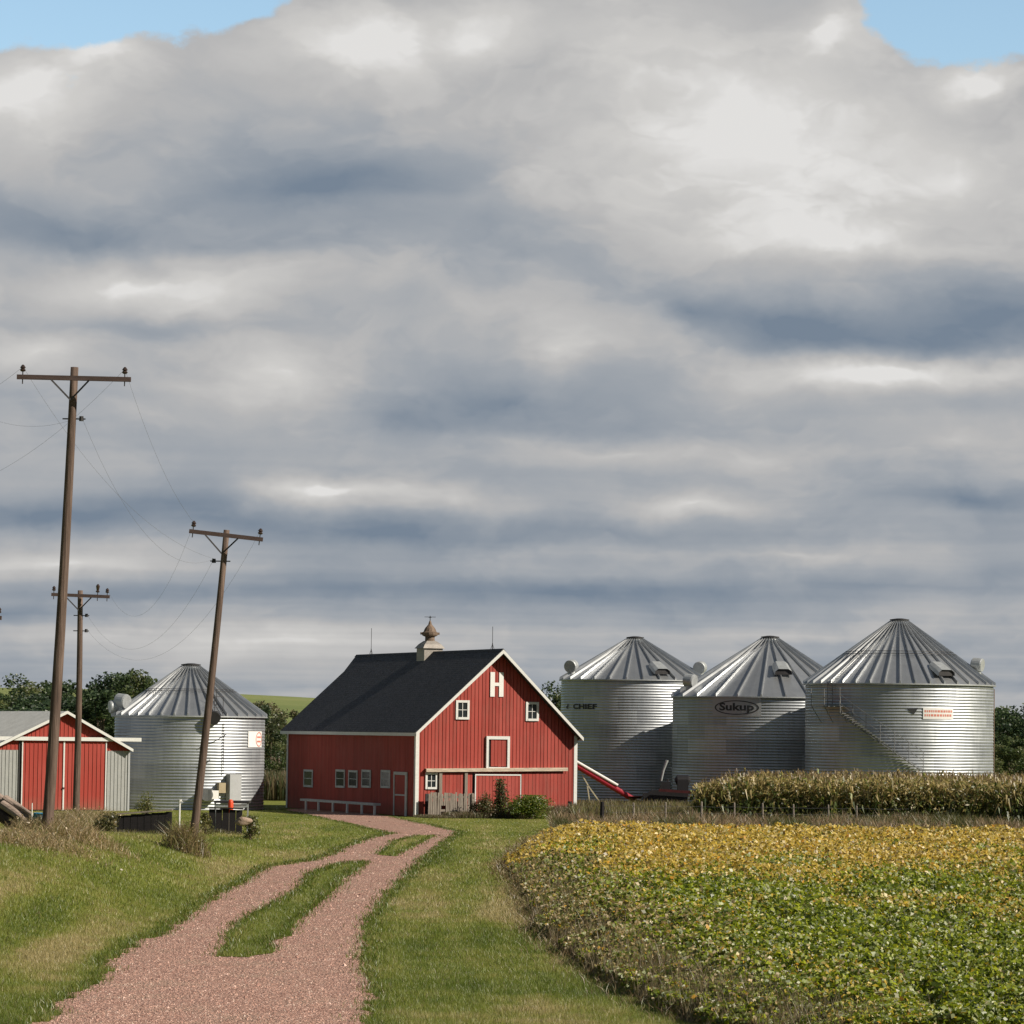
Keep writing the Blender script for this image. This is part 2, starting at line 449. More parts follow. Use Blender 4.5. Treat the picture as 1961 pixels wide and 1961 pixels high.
def grid_sheet(name, xs, ys, m, dz=0.0, mask=None, m2=None):
    X, Y = np.meshgrid(xs, ys); Zz = terrain(X.ravel(), Y.ravel()) + dz
    v = np.stack([X.ravel(), Y.ravel(), Zz], 1)
    nx = len(xs); ny = len(ys)
    I = np.arange(nx * ny).reshape(ny, nx)
    f = np.stack([I[:-1, :-1].ravel(), I[:-1, 1:].ravel(), I[1:, 1:].ravel(), I[1:, :-1].ravel()], 1)
    me = bpy.data.meshes.new(name)
    me.vertices.add(len(v)); me.vertices.foreach_set('co', v.astype(np.float32).ravel())
    me.loops.add(f.size); me.loops.foreach_set('vertex_index', f.astype(np.int32).ravel())
    me.polygons.add(len(f)); me.polygons.foreach_set('loop_start', np.arange(0, f.size, 4, dtype=np.int32)); me.polygons.foreach_set('loop_total', np.full(len(f), 4, dtype=np.int32))
    me.update(calc_edges=True)
    me.polygons.foreach_set('use_smooth', [True] * len(f))
    me.materials.append(m)
    if m2:
        me.materials.append(m2)
        cy = v[f[:, 0], 1]
        me.polygons.foreach_set('material_index', (cy > 330).astype(np.int32))
    o = bpy.data.objects.new(name, me); COL.objects.link(o)
    return o
xs = np.concatenate([np.linspace(-4000, -400, 14), np.linspace(-380, -80, 16), np.arange(-76, -36, 4), np.arange(-36, 30, 0.5), np.arange(30, 76, 4), np.linspace(80, 380, 16), np.linspace(400, 4000, 14)])
ys = np.concatenate([np.linspace(-600, -20, 12), np.arange(-15, 40, 2.5), np.arange(40, 205, 0.75), np.arange(205, 420, 8), np.linspace(430, 1400, 40), np.linspace(1500, 6000, 12)])
ground = tag(grid_sheet('ground', xs, ys, GRASSM, 0, m2=HILLM), kind='structure')

def poly_sheet(name, poly, m, z):
    mb = MB(); mb.add([(x, y, z) for x, y in poly], [tuple(range(len(poly)))])
    return mb.build(name, m)
driveD = densify(drive, 0.22, 0.30, 3)
import bmesh
def tri_sheet(name, poly, m, dz, cell=1.2):
    """polygon sheet that follows the terrain"""
    bm = bmesh.new()
    vs = [bm.verts.new((x, y, 0)) for x, y in poly]
    bm.faces.new(vs)
    bmesh.ops.triangulate(bm, faces=bm.faces[:])
    ysr = [p[1] for p in poly]
    for yy in np.arange(min(ysr) + cell, max(ysr), cell * 2):
        bmesh.ops.bisect_plane(bm, geom=bm.verts[:] + bm.edges[:] + bm.faces[:], plane_co=(0, yy, 0), plane_no=(0, 1, 0))
    for v in bm.verts: v.co.z = tz(v.co.x, v.co.y) + dz
    me = bpy.data.meshes.new(name); bm.to_mesh(me); bm.free()
    me.materials.append(m)
    o = bpy.data.objects.new(name, me); COL.objects.link(o); return o
tag(tri_sheet('gravel_drive', driveD, GRAVELM, 0.02), kind='structure')
s1 = densify(strip1, 0.3, 0.13, 5); s2 = densify(strip2, 0.4, 0.15, 8)
tag(tri_sheet('grass_verge', s1, GRASSM, 0.03), kind='structure')
tag(tri_sheet('grass_verge', s2, GRASSM, 0.03), kind='structure')

soy_px = [(1060, 1588), (1010, 1622), (962, 1662), (985, 1690), (1012, 1735), (1022, 1785), (1068, 1822), (1118, 1860), (1210, 1915), (1325, 1968)]
soy = gp(soy_px, 1.0)
soy = [(soy[0][0] + 0.2, 151.5)] + soy + [(5.4, 46.0), (24, 46.0), (27.5, 151.5)]
corn = [(8.7, 166), (27, 164), (34, 164), (34, 188), (14, 188), (10.5, 176)]
tag(poly_sheet('field_soil', soy, SOIL, 0.02), kind='structure')
tag(poly_sheet('field_soil', corn, SOIL, 0.02), kind='structure')
exec_parts = []
# ------------------------------------------------------------------ local frames
class Frame:
    def __init__(s, o, th):
        s.o = Vector(o); s.th = th
        s.u = Vector((math.cos(th), math.sin(th), 0)); s.v = Vector((-math.sin(th), math.cos(th), 0))
    def front(s, px, py, off=0.0):   # plane local y = off -> (u, z)
        d = ray(px, py); p0 = s.o + s.v * off
        t = (p0 - EYE).dot(s.v) / d.dot(s.v); q = EYE + d * t - s.o
        return q.dot(s.u), q.z
    def side(s, px, py, off=0.0):    # plane local x = off -> (v, z)
        d = ray(px, py); p0 = s.o + s.u * off
        t = (p0 - EYE).dot(s.u) / d.dot(s.u); q = EYE + d * t - s.o
        return q.dot(s.v), q.z

TH = R(23.7)
N0 = at(796, 1562, 185); N0.z = 0
BF = Frame(N0, TH)
BW = BF.front(1101.5, 1563)[0]
BL = BF.side(549.6, 1547)[0]
print('barn W %.2f L %.2f N0 %s' % (BW, BL, N0))
RZ = BF.front(958, 1243, -0.55)[1]            # ridge top height
RU = BW / 2 + 0.05
EZL = BF.front(797, 1402, -0.55)[1]           # left eave top
uR, EZR = BF.front(1116.4, 1411, -0.55)       # right rake foot
uL = -0.28
print('ridge', RZ, 'eaveL', EZL, 'eaveR', uR, EZR)
def roofz(u):
    return RZ + (EZL - RZ) * (RU - u) / (RU - uL) if u < RU else RZ + (EZR - RZ) * (u - RU) / (uR - RU)
barn = thing('barn', N0, TH, 'large red barn with black gable roof, rusty cupola and a white letter H', 'barn')
RT = 0.14
def walltop(u): return roofz(u) - RT - 0.03
# walls: backing + separate boards
def board_wall(name, u0, u1, topf, z0, toW, outw, parent, m, pitch=0.205, gap=0.032, th=0.035, seed=1, holes=()):
    """toW(u, d, z) -> point; d measured outwards from the wall plane"""
    rd = random.Random(seed); mb = MB()
    us = [u0]
    while us[-1] < u1 - 0.02: us.append(min(u1, us[-1] + pitch * rd.uniform(0.94, 1.06)))
    # backing
    brk = sorted(set([u0, u1] + [RU] if u0 < RU < u1 else [u0, u1]))
    poly = [toW(u0, -0.05, z0), toW(u1, -0.05, z0)] + [toW(b, -0.05, topf(b) - 0.01) for b in reversed(brk)]
    n = toW(0, -0.004, 0) - toW(0, -0.05, 0)
    mb.prism(poly, n, tone=0.0)
    for a, b in zip(us[:-1], us[1:]):
        if b - a < 0.05: continue
        a2, b2 = a + gap / 2, b - gap / 2
        zb = z0 + rd.uniform(0, 0.05)
        zs = [zb, zb]
        segs = [(a2, b2)] if not (a2 < RU < b2) or len(brk) < 3 else [(a2, RU), (RU, b2)]
        tn = rd.random()
        for (p, q) in segs:
            mb.prism([toW(p, 0, zb), toW(q, 0, zb), toW(q, 0, topf(q)), toW(p, 0, topf(p))], toW(0, th * rd.uniform(0.85, 1.1), 0) - toW(0, 0, 0), tone=tn)
    return mb.build(name, m, parent)
V = Vector
board_wall('gable_wall', 0.0, BW, walltop, 0.0, lambda u, d, z: V((u, -d, z)), None, barn, RED, seed=2)
board_wall('gable_wall', 0.0, BW, walltop, 0.0, lambda u, d, z: V((u, BL + d, z)), None, barn, RED, pitch=0.3, seed=3)
wl = board_wall('side_wall', 0.0, BL, lambda u: walltop(0) - 0.02, 0.0, lambda u, d, z: V((-d, u, z)), None, barn, RED, pitch=0.22, gap=0.010, th=0.012, seed=4)
board_wall('side_wall', 0.0, BL, lambda u: walltop(BW) - 0.02, 0.0, lambda u, d, z: V((BW + d, u, z)), None, barn, RED, pitch=0.4, seed=5)
# foundation
mb = MB(); mb.bb((0.02, 0.05, -0.5), (BW - 0.02, BL - 0.05, 0.06)); mb.build('foundation', simple('grey_concrete', (0.3, 0.29, 0.27), 0.9, var=0.2), barn)
# roof: each slope one thick sheet; the far end carries a hay hood
fo = 0.57; bo = 0.5; hood = 1.35
kz = BF.side(657, 1287, RU)[1] if False else RZ - 1.25
def slope_pts(side):
    ue = uL if side < 0 else uR; ze = EZL if side < 0 else EZR
    t = 0.22
    um = RU + (ue - RU) * t; zm = RZ + (ze - RZ) * t
    return [V((RU, -fo, RZ)), V((RU, BL + hood, RZ)), V((um, BL + bo, zm)), V((ue, BL + bo, ze)), V((ue, -fo, ze))]
mb = MB(); mb.prism(slope_pts(-1), (0, 0, -RT)); mb.build('roof', SHINGLE, barn)
mb = MB(); mb.prism(slope_pts(1), (0, 0, -RT)); mb.build('roof', SHINGLE, barn)
mb = MB(); mb.prism([V((RU - 0.13, -fo, RZ - 0.10)), V((RU, -fo, RZ + 0.035)), V((RU + 0.13, -fo, RZ - 0.10))], (0, BL + fo + hood, 0)); mb.build('ridge_cap', SHINGLE, barn)
# rake boards (white) front and back, fascia on the eaves
for yy, yn in ((-fo - 0.035, 'front'), (BL + bo + 0.035, 'back')):
    for sd in (-1, 1):
        ue = uL if sd < 0 else uR; ze = EZL if sd < 0 else EZR
        mb = MB()
        h = 0.17
        mb.prism([V((RU, yy, RZ - 0.02)), V((ue, yy, ze - 0.02)), V((ue, yy, ze - h - 0.04)), V((RU, yy, RZ - h - 0.06))], (0, 0.035 if yn == 'front' else -0.035, 0))
        mb.build('rake_board', WHITE, barn)
for sd, ue, ze in ((-1, uL, EZL), (1, uR, EZR)):
    mb = MB(); mb.bb((ue - 0.04 if sd < 0 else ue + 0.005, -fo + 0.005, ze - RT - 0.07), (ue - 0.005 if sd < 0 else ue + 0.04, BL + bo - 0.005, ze - 0.035)); mb.build('fascia', WHITE, barn)
# soffit strip under left eave
mb = MB(); mb.bb((uL + 0.0, 0.0, EZL - RT - 0.06), (-0.05, BL, EZL - RT - 0.035)); mb.build('soffit', WHITE, barn)
# corner boards
def corner(x0, x1, y0, y1, z1):
    mb = MB(); mb.bb((x0, y0, 0.0), (x1, y1, z1)); mb.build('corner_board', WHITE, barn)
ct = walltop(0)
corner(-0.075, 0.13, -0.065, -0.037, ct - 0.02)
corner(-0.075, -0.037, -0.036, 0.16, ct - 0.03)
ctr = walltop(BW)
corner(BW - 0.13, BW + 0.06, -0.065, -0.037, ctr + 0.08)
corner(-0.07, -0.034, BL - 0.16, BL + 0.04, ct - 0.03)

def window(fr, parent, toW, a0, a1, z0, z1, fw=0.11, muntins=(1, 1), m=WHITE, proud=0.10):
    mb = MB()
    def b_(p, q, zz0, zz1, d0, d1, mb=mb):
        P = [toW(p, d0, zz0), toW(q, d1, zz1)]
        mb.bb([min(P[0][i], P[1][i]) for i in range(3)], [max(P[0][i], P[1][i]) for i in range(3)])
    b_(a0, a0 + fw, z0, z1, 0.03, proud); b_(a1 - fw, a1, z0, z1, 0.03, proud)
    b_(a0 + fw, a1 - fw, z1 - fw, z1, 0.03, proud - 0.004); b_(a0 + fw, a1 - fw, z0, z0 + fw, 0.03, proud + 0.02)
    o = mb.build('window', m, parent)
    mb2 = MB(); b_(a0 + fw * 0.8, a1 - fw * 0.8, z0 + fw * 0.8, z1 - fw * 0.8, 0.03, 0.055, mb2); mb2.build('pane', PANE, o)
    mb3 = MB(); mw = 0.03
    for i in range(muntins[0]):
        c = a0 + fw + (a1 - a0 - 2 * fw) * (i + 1) / (muntins[0] + 1); b_(c - mw / 2, c + mw / 2, z0 + fw, z1 - fw, 0.056, 0.075, mb3)
    for i in range(muntins[1]):
        c = z0 + fw + (z1 - z0 - 2 * fw) * (i + 1) / (muntins[1] + 1); b_(a0 + fw, a1 - fw, c - mw / 2, c + mw / 2, 0.056, 0.072, mb3)
    if mb3.v: mb3.build('muntins', m, o)
    return o
fW = lambda u, d, z: V((u, -d, z))
sW = lambda u, d, z: V((-d, u, z))
for (x0, y0, x1, y1) in ((443, 682, 571, 858), (1090, 698, 1212, 872)):
    a = BF.front(*Z3(x0, y1)); b = BF.front(*Z3(x1, y0)); window(BF, barn, fW, a[0], b[0], a[1], b[1], 0.125)
a = BF.front(*Z3(162, 1503)); b = BF.front(*Z3(275, 1350)); window(BF, barn, fW, a[0], b[0], a[1], b[1], 0.11, (1, 1))
WHITEOLD = simple('aged_white_paint', (0.46, 0.49, 0.49), 0.7, var=0.2, nscale=5)
for x0, x1, y0, y1 in ((278, 352, 1376, 1528), (547, 622, 1376, 1532), (655, 728, 1382, 1532), (766, 840, 1378, 1532), (928, 1002, 1380, 1535)):
    a = BF.side(*Z2(x1, y1)); b = BF.side(*Z2(x0, y0)); window(BF, barn, sW, a[0], b[0], a[1], b[1], 0.115, (0, 1), WHITEOLD, 0.07)
# walk door on the side wall
a = BF.side(*Z2(1145, 1740)); b = BF.side(*Z2(1038, 1395))
mb = MB(); v0, v1, zt = a[0], b[0], b[1]
mb.bb((-0.09, v0, 0.02), (-0.035, v0 + 0.24, zt)); mb.bb((-0.085, v1 - 0.12, 0.02), (-0.035, v1, zt)); mb.bb((-0.088, v0 + 0.24, zt - 0.16), (-0.035, v1 - 0.12, zt))
fr = mb.build('door_frame', WHITEOLD, barn)
mb = MB(); mb.bb((-0.05, v0 + 0.25, 0.04), (-0.034, v1 - 0.13, zt - 0.17), tone=0.2); dr = mb.build('door', RED, barn)
mb = MB(); mb.bb((-0.065, v0 + 0.25, zt * 0.46), (-0.051, v1 - 0.13, zt * 0.46 + 0.08)); mb.build('rail', WHITEOLD, dr)
# letter H
mb = MB()
def hz(x, y): return BF.front(*Z3(x, y))
(l0, zt), (l1, zb) = hz(765, 420), hz(803, 648); (r0, _), (r1, _) = hz(846, 425), hz(884, 648)
mb.bb((l0, -0.08, zb), (l1, -0.04, zt)); mb.bb((r0, -0.08, zb), (r1, -0.04, zt - 0.01))
zc0 = hz(800, 549)[1]; zc1 = hz(800, 518)[1]
mb.bb((l1, -0.078, zc0), (r0, -0.04, zc1)); mb.build('letter', simple('bright_white_letter_paint', (0.70, 0.70, 0.68), 0.6, var=0.05), barn)
# hay door
a = hz(720, 1318); b = hz(940, 1015)
mb = MB(); u0, u1, z0, z1 = a[0], b[0], a[1], b[1]
mb.bb((u0, -0.16, z0), (u0 + 0.13, -0.035, z1)); mb.bb((u1 - 0.14, -0.16, z0), (u1, -0.035, z1)); mb.bb((u0 + 0.13, -0.158, z1 - 0.17), (u1 - 0.14, -0.035, z1)); mb.bb((u0 + 0.13, -0.17, z0), (u1 - 0.14, -0.035, z0 + 0.11))
mb.build('hay_door_frame', WHITE, barn)
def board_panel(name, u0, u1, z0, z1, d0, parent, m=RED, pitch=0.215, seed=1, th=0.03):
    rd = random.Random(seed); mb = MB(); mb.bb((u0, -d0 - 0.012, z0), (u1, -d0, z1), tone=0.0)
    u = u0
    while u < u1 - 0.04:
        w = min(pitch * rd.uniform(0.9, 1.08), u1 - u); mb.bb((u + 0.01, -d0 - 0.012 - th * rd.uniform(0.8, 1.1), z0 + rd.uniform(0, 0.03)), (u + w - 0.01, -d0 - 0.0125, z1), tone=rd.random()); u += w
    return mb.build(name, m, parent)
board_panel('hay_door', u0 + 0.28, u1 - 0.16, z0 + 0.13, z1 - 0.2, 0.06, barn, seed=21)
mb = MB(); mb.bb((u0 + 0.13, -0.052, z0 + 0.11), (u0 + 0.27, -0.038, z1 - 0.17)); mb.build('hay_door_gap_shade', DARKIRON_SHADE, barn)  # dark strip standing in for the shade of the ajar door recess
# sliding door track
(ta, tz0) = hz(158, 1347); (tb, tz1) = hz(1466, 1322)
tzl = hz(158, 1315)[1]
mb = MB(); mb.beam(V((ta, -0.24, (tz0 + tzl) / 2)), V((tb, -0.24, tz1 + 0.0)), 0.10, 0.15)
k = (tb - ta)
mb.beam(V((ta, -0.15, (tz0 + tzl) / 2 + 0.09)), V((tb, -0.15, tz1 + 0.09)), 0.24, 0.03)
mb.build('door_track', TRACKWOOD, barn)
# sliding doors
def sdoor(x0, x1, seed, edges, d0=0.10, ytop=1365):
    u0 = hz(x0, ytop)[0]; u1 = hz(x1, ytop)[0]; z1 = hz((x0 + x1) / 2, ytop)[1]
    o = board_panel('sliding_door', u0, u1, 0.06, z1, d0, barn, seed=seed)
    if edges:
        for bx in (((u0 - 0.03, -d0 - 0.07, 0.06), (u0 + 0.03, -d0 - 0.045, z1)), ((u1 - 0.04, -d0 - 0.07, 0.06), (u1 + 0.01, -d0 - 0.045, z1)), ((u0 + 0.03, -d0 - 0.068, z1 - 0.07), (u1 - 0.04, -d0 - 0.045, z1))):
            mb = MB(); mb.bb(*bx); mb.build('door_trim', WHITE, o)
    return o
sdoor(620, 1040, 31, 'LRT', 0.12)
sdoor(1048, 1462, 32, '', 0.09, 1360)
sdoor(312, 512, 33, '', 0.07, 1352)
sdoor(545, 596, 34, '', 0.07, 1352)
for x0, x1 in ((284, 311), (520, 546)):
    u0 = hz(x0, 1400)[0]; u1 = hz(x1, 1400)[0]
    mb = MB(); mb.bb((u0, -0.2, 0), (u1, -0.06, hz(x0, 1345)[1])); mb.build('track_post', GREYWOOD, barn)
u0 = hz(597, 1400)[0]; u1 = hz(618, 1400)[0]
mb = MB(); mb.bb((u0, -0.06, 0.05), (u1, -0.04, hz(597, 1352)[1])); mb.build('door_gap_shade', DARKIRON_SHADE, barn)  # dark strip over the boards stands in for shade between the doors
u0 = hz(165, 1600)[0]; u1 = hz(192, 1600)[0]
mb = MB(); mb.bb((u0, -0.06, 0.05), (u1, -0.04, hz(165, 1545)[1])); mb.build('door_gap_shade', DARKIRON_SHADE, barn)  # another dark strip painted as gap shade

# cupola
cv = BF.side(*Z2(1330, 390), RU)[0]
cz = lambda y: BF.side(Z2(1330, y)[0], Z2(1330, y)[1], RU)[1]
cup = thing('cupola', (RU, cv, RZ)); cup.parent = barn
def ring(prof, name, m, seg=20, smooth=True):
    mb = MB(); mb.lathe(prof, seg); return mb.build(name, m, cup, smooth)
bw = 0.56
zz_ = lambda y: cz(y) - RZ
mb = MB(); mb.bb((-bw, -bw, -0.75), (bw, bw, zz_(357))); mb.build('base', CUPGREY, cup)
mb = MB(); e_ = 0.66; q = [V((i * e_, j * e_, zz_(360))) for i, j in ((-1, -1), (1, -1), (1, 1), (-1, 1))]; qm = [V((i * 0.50, j * 0.50, zz_(326))) for i, j in ((-1, -1), (1, -1), (1, 1), (-1, 1))]; q2 = [V((i * 0.27, j * 0.27, zz_(296))) for i, j in ((-1, -1), (1, -1), (1, 1), (-1, 1))]
mb.add(q + qm + q2, [(0, 1, 5, 4), (1, 2, 6, 5), (2, 3, 7, 6), (3, 0, 4, 7), (4, 5, 9, 8), (5, 6, 10, 9), (6, 7, 11, 10), (7, 4, 8, 11), (3, 2, 1, 0), (8, 9, 10, 11)]); mb.build('skirt_roof', CUPGREY, cup)
ring([(0.29, zz_(302)), (0.27, zz_(285)), (0.27, zz_(258)), (0.0, zz_(258))], 'neck', RUST)
ring([(0.26, zz_(262)), (0.42, zz_(252)), (0.45, zz_(243)), (0.45, zz_(226)), (0.36, zz_(217)), (0.33, zz_(203)), (0.27, zz_(186)), (0.17, zz_(170)), (0.10, zz_(157)), (0.075, zz_(140)), (0.03, zz_(125)), (0, zz_(122))], 'dome', RUST, 12, False)
mb = MB(); mb.tube([(0, 0, zz_(135)), (0, 0, zz_(85))], 0.022, 6); mb.tube([(-0.30, 0.1, zz_(95)), (0.30, -0.1, zz_(95))], 0.014, 6); mb.tube([(0, -0.2, zz_(99)), (0, 0.2, zz_(99))], 0.012, 6)
mb.build('finial', DARKIRON_SHADE, cup)
for sx in (-1, 1):
    mb = MB(); mb.box((sx * 0.47, sx * -0.1, zz_(234)), (0.10, 0.12, 0.13)); mb.build('dome_bracket', RUST, cup)
# lightning rods
for (px, py0, py1) in ((711.5, 1246, 1203), (943.6, 1242, 1200)):
    v, zt_ = BF.side(px, py1, RU)
    mb = MB(); mb.tube([(RU, v, RZ), (RU, v, RZ + 0.35)], 0.025, 6); mb.tube([(RU, v, RZ + 0.3), (RU, v, zt_)], 0.014, 6)
    for s_ in (-1, 1): mb.tube([(RU + s_ * 0.16, v, RZ - 0.12), (RU, v, RZ + 0.3)], 0.012, 5)
    mb.build('lightning_rod', DARKIRON_SHADE, barn)

# white bench-like rail along the side wall
fb = thing('feed_rail', N0, TH, 'long low white rail on six posts along the shaded side wall of the barn', 'rail')
off = -0.9
va = BF.side(*Z2(270, 1650), off)[0]; vb = BF.side(*Z2(885, 1660), off)[0]
ztop = BF.side(*Z2(600, 1640), off)[1]
mb = MB(); mb.bb((off - 0.22, vb, ztop - 0.14), (off + 0.22, va, ztop - 0.02)); mb.build('rail', WHITEOLD, fb)
for X in (290, 396, 517, 637, 760, 868):
    v = BF.side(*Z2(X, 1680), off - 0.2)[0]
    mb = MB(); mb.bb((off - 0.25, v - 0.07, -0.05), (off - 0.16, v + 0.07, ztop - 0.141)); mb.build('post', WHITE, fb)

# weathered picket fence in front of the gable
pk = thing('picket_fence', N0, TH, 'grey weathered board fence leaning against the barn gable below the small window', 'fence')
rd = random.Random(5); Xs = 192
mb = MB()
while Xs < 604:
    w = rd.uniform(13, 21); u0 = BF.front(*Z3(Xs, 1650), -0.55)[0]; u1 = BF.front(*Z3(Xs + w - 2, 1650), -0.55)[0]
    top = BF.front(*Z3(Xs, 1538 + rd.uniform(-6, 12)), -0.55)[1]; lo = 0.0
    if 312 < Xs < 352: lo = BF.front(*Z3(Xs, 1655), -0.55)[1]
    ln = rd.uniform(-0.03, 0.03)
    mb.prism([V((u0, -0.55, lo)), V((u1, -0.55, lo)), V((u1 + ln, -0.55, top)), V((u0 + ln, -0.55, top))], (0, -0.025, 0), tone=rd.random()); Xs += w + rd.uniform(0, 3)
mb.build('pickets', GREYWOOD, pk)
for yy in (1575, 1700):
    u0, zz = BF.front(*Z3(188, yy), -0.5); u1 = BF.front(*Z3(625, yy), -0.5)[0]
    mb = MB(); mb.bb((u0, -0.548, zz - 0.06), (u1, -0.50, zz + 0.06)); mb.build('rail', GREYWOOD, pk)
u0 = BF.front(*Z3(606, 1600), -0.6)[0]; mb = MB(); mb.bb((u0 - 0.08, -0.66, 0), (u0 + 0.08, -0.49, BF.front(*Z3(606, 1545), -0.6)[1])); mb.build('post', GREYWOOD, pk)

# ------------------------------------------------------------------ machine shed
SO = at(*ZS(1640, 1455), 190); SO.z = 0
SF0 = Frame(SO, TH)
sh = thing('machine_shed', SO, TH, 'low red and grey metal shed with a white sliding door track at the left edge', 'shed')
ss = lambda X, Y, off=0.0: SF0.front(*ZS(X, Y), off)
fo2 = 0.35
apU, apZ = ss(860, 212, -fo2); reU, reZ = ss(1700, 700, -fo2)
leU = apU - (apZ - reZ) / ((apZ - ss(200, 530, -fo2)[1]) / (apU - ss(200, 530, -fo2)[0])); leZ = reZ
w0 = leU + 0.35; SLn = 17.0
def srz(u): return apZ + (leZ - apZ) * (apU - u) / (apU - leU) if u < apU else apZ + (reZ - apZ) * (u - apU) / (reU - apU)
st = lambda u: srz(u) - 0.12
def ribbed(name, pts_fn, u0, u1, pitch, m, parent, d0, th=0.02, tone=None, seed=0):
    pass
# walls
midz = ss(1500, 718)[1]
mb = MB(); mb.prism([V((w0, 0, 0)), V((0, 0, 0)), V((0, 0, st(0))), V((apU, 0, st(apU))), V((w0, 0, st(w0)))], (0, 0.12, 0)); mb.build('gable_wall', RED_STEEL, sh)
def ribpanel(name, u0, u1, z0, zt, d0, m, pitch=0.23, parent=sh, seed=3):
    rd = random.Random(seed); mb = MB(); n = max(1, int(round((u1 - u0) / pitch))); p = (u1 - u0) / n
    for i in range(n):
        a = u0 + i * p; b = a + p
        tn = rd.uniform(0.3, 0.7)
        # flat pan plus raised rib
        prof = [(a, 0), (a + p * 0.72, 0), (a + p * 0.8, 0.028), (a + p * 0.92, 0.028), (b, 0)]
        for (x0, h0), (x1, h1) in zip(prof[:-1], prof[1:]):
            t0 = zt(x0) if callable(zt) else zt; t1 = zt(x1) if callable(zt) else zt
            mb.add([V((x0, -d0 - h0, z0)), V((x1, -d0 - h1, z0)), V((x1, -d0 - h1, t1)), V((x0, -d0 - h0, t0))], [(0, 1, 2, 3)], tone=tn)
    return mb.build(name, m, parent)
ribpanel('gable_cladding', apU, 0.0, midz, lambda u: st(u), 0.01, RED_STEEL)
ribpanel('gable_cladding', w0, apU, midz, lambda u: st(u), 0.01, RED_STEEL)
ribpanel('lower_cladding', w0, 0.0, 0.02, midz - 0.003, 0.012, STEELSIDE, 0.2)
mb = MB(); mb.bb((-0.09, -0.055, 0.02), (0.02, -0.03, midz)); mb.build('corner_trim', LIGHTGREY, sh)
for (x0) in (0.0, w0):
    mb = MB(); mb.bb((x0 - 0.06 + (0.0), 0.121, 0), (x0 + 0.06, SLn, st(x0) - 0.02)); mb.build('side_wall', STEELSIDE, sh)
# doors
dl, dz1 = ss(288, 600, -0.1); dm = ss(826, 600, -0.1)[0]; drr = ss(1355, 600, -0.1)[0]
ztrk = ss(800, 590, -0.16)[1]
for a, b, sd in ((dl, dm - 0.03, 1), (dm + 0.03, drr, 2)):
    o = ribpanel('sliding_door', a, b, 0.08, ztrk, 0.10, RED_STEEL, 0.23, seed=sd)
    mb = MB(); mb.bb((a, -0.097, 0.08), (b, -0.075, ztrk)); mb.build('door_backing', RED_STEEL, o)
    mb = MB()
    ex = a if sd == 1 else b
    mb.bb((ex - 0.03, -0.15, 0.06), (ex + 0.03, -0.10, ztrk)); 
    mb.build('door_trim', WHITE, o)
    if sd == 1:
        mb = MB(); mb.bb((b - 0.04, -0.15, 0.06), (b + 0.04, -0.10, ztrk)); mb.build('door_trim', WHITE, o)
    if sd == 1:
        mb = MB(); mb.bb((b - 0.05, -0.19, 1.2), (b + 0.05, -0.152, 1.28)); mb.build('handle', DARKIRON_SHADE, o)
# dark strip painted as the shaded gap left of the door
gl = ss(238, 700)[0]; mb = MB(); mb.bb((gl, -0.06, 0.05), (dl - 0.035, -0.045, ztrk)); mb.build('door_gap_shade', DARKIRON_SHADE, sh)
# track rail
tl = w0 - 0.5; tr, tzr = ss(1802, 580, -0.22); tzl_ = ss(0, 560, -0.22)[1]
mb = MB(); mb.bb((tl, -0.26, ztrk + 0.0), (tr, -0.13, ztrk + 0.20)); mb.build('door_track', WHITE, sh)
# roof
for sd in (-1, 1):
    ue, ze = (leU, leZ) if sd < 0 else (reU, reZ)
    mb = MB(); mb.prism([V((apU, -fo2, apZ)), V((ue, -fo2, ze)), V((ue, SLn + 0.3, ze)), V((apU, SLn + 0.3, apZ))], (0, 0, -0.08))
    # ribs running down the slope
    k = -fo2 + 0.1
    d = (V((ue, 0, ze)) - V((apU, 0, apZ)))
    while k < SLn:
        mb.beam(V((apU + (0.05 if sd > 0 else -0.05), k, apZ + 0.01 - 0.02)), V((ue, k, ze + 0.01)), 0.05, 0.04); k += 0.3
    mb.build('roof', STEELROOF, sh)
    mb = MB(); mb.prism([V((apU, -fo2 - 0.03, apZ + 0.02)), V((ue, -fo2 - 0.03, ze + 0.02)), V((ue, -fo2 - 0.03, ze - 0.14)), V((apU, -fo2 - 0.03, apZ - 0.14))], (0, 0.028, 0)); mb.build('rake_board', WHITE, sh)

# ------------------------------------------------------------------ grain bins
def wrap_text(body, size, bold, R_, cx, cy, al0, z0, m, name, parent, thick=0.012, xs_=1.0):
    cu = bpy.data.curves.new('tmp_text', 'FONT'); cu.body = body; cu.size = size; cu.offset = bold; cu.resolution_u = 3
    o = bpy.data.objects.new('tmp_text', cu); COL.objects.link(o)
    dg = bpy.context.evaluated_depsgraph_get()
    me = bpy.data.meshes.new_from_object(o.evaluated_get(dg))
    bpy.data.objects.remove(o)
    me.name = name; me.materials.clear(); me.materials.append(m)
    w = max(v.co.x for v in me.vertices)
    for v in me.vertices:
        x = v.co.x * xs_; a = al0 + x / R_; z = v.co.y
        v.co = V((math.sin(a) * (R_ + thick), -math.cos(a) * (R_ + thick), z0 + z))
    me.update()
    ob = bpy.data.objects.new(name, me); COL.objects.link(ob); ob.parent = parent
    return ob, w * xs_
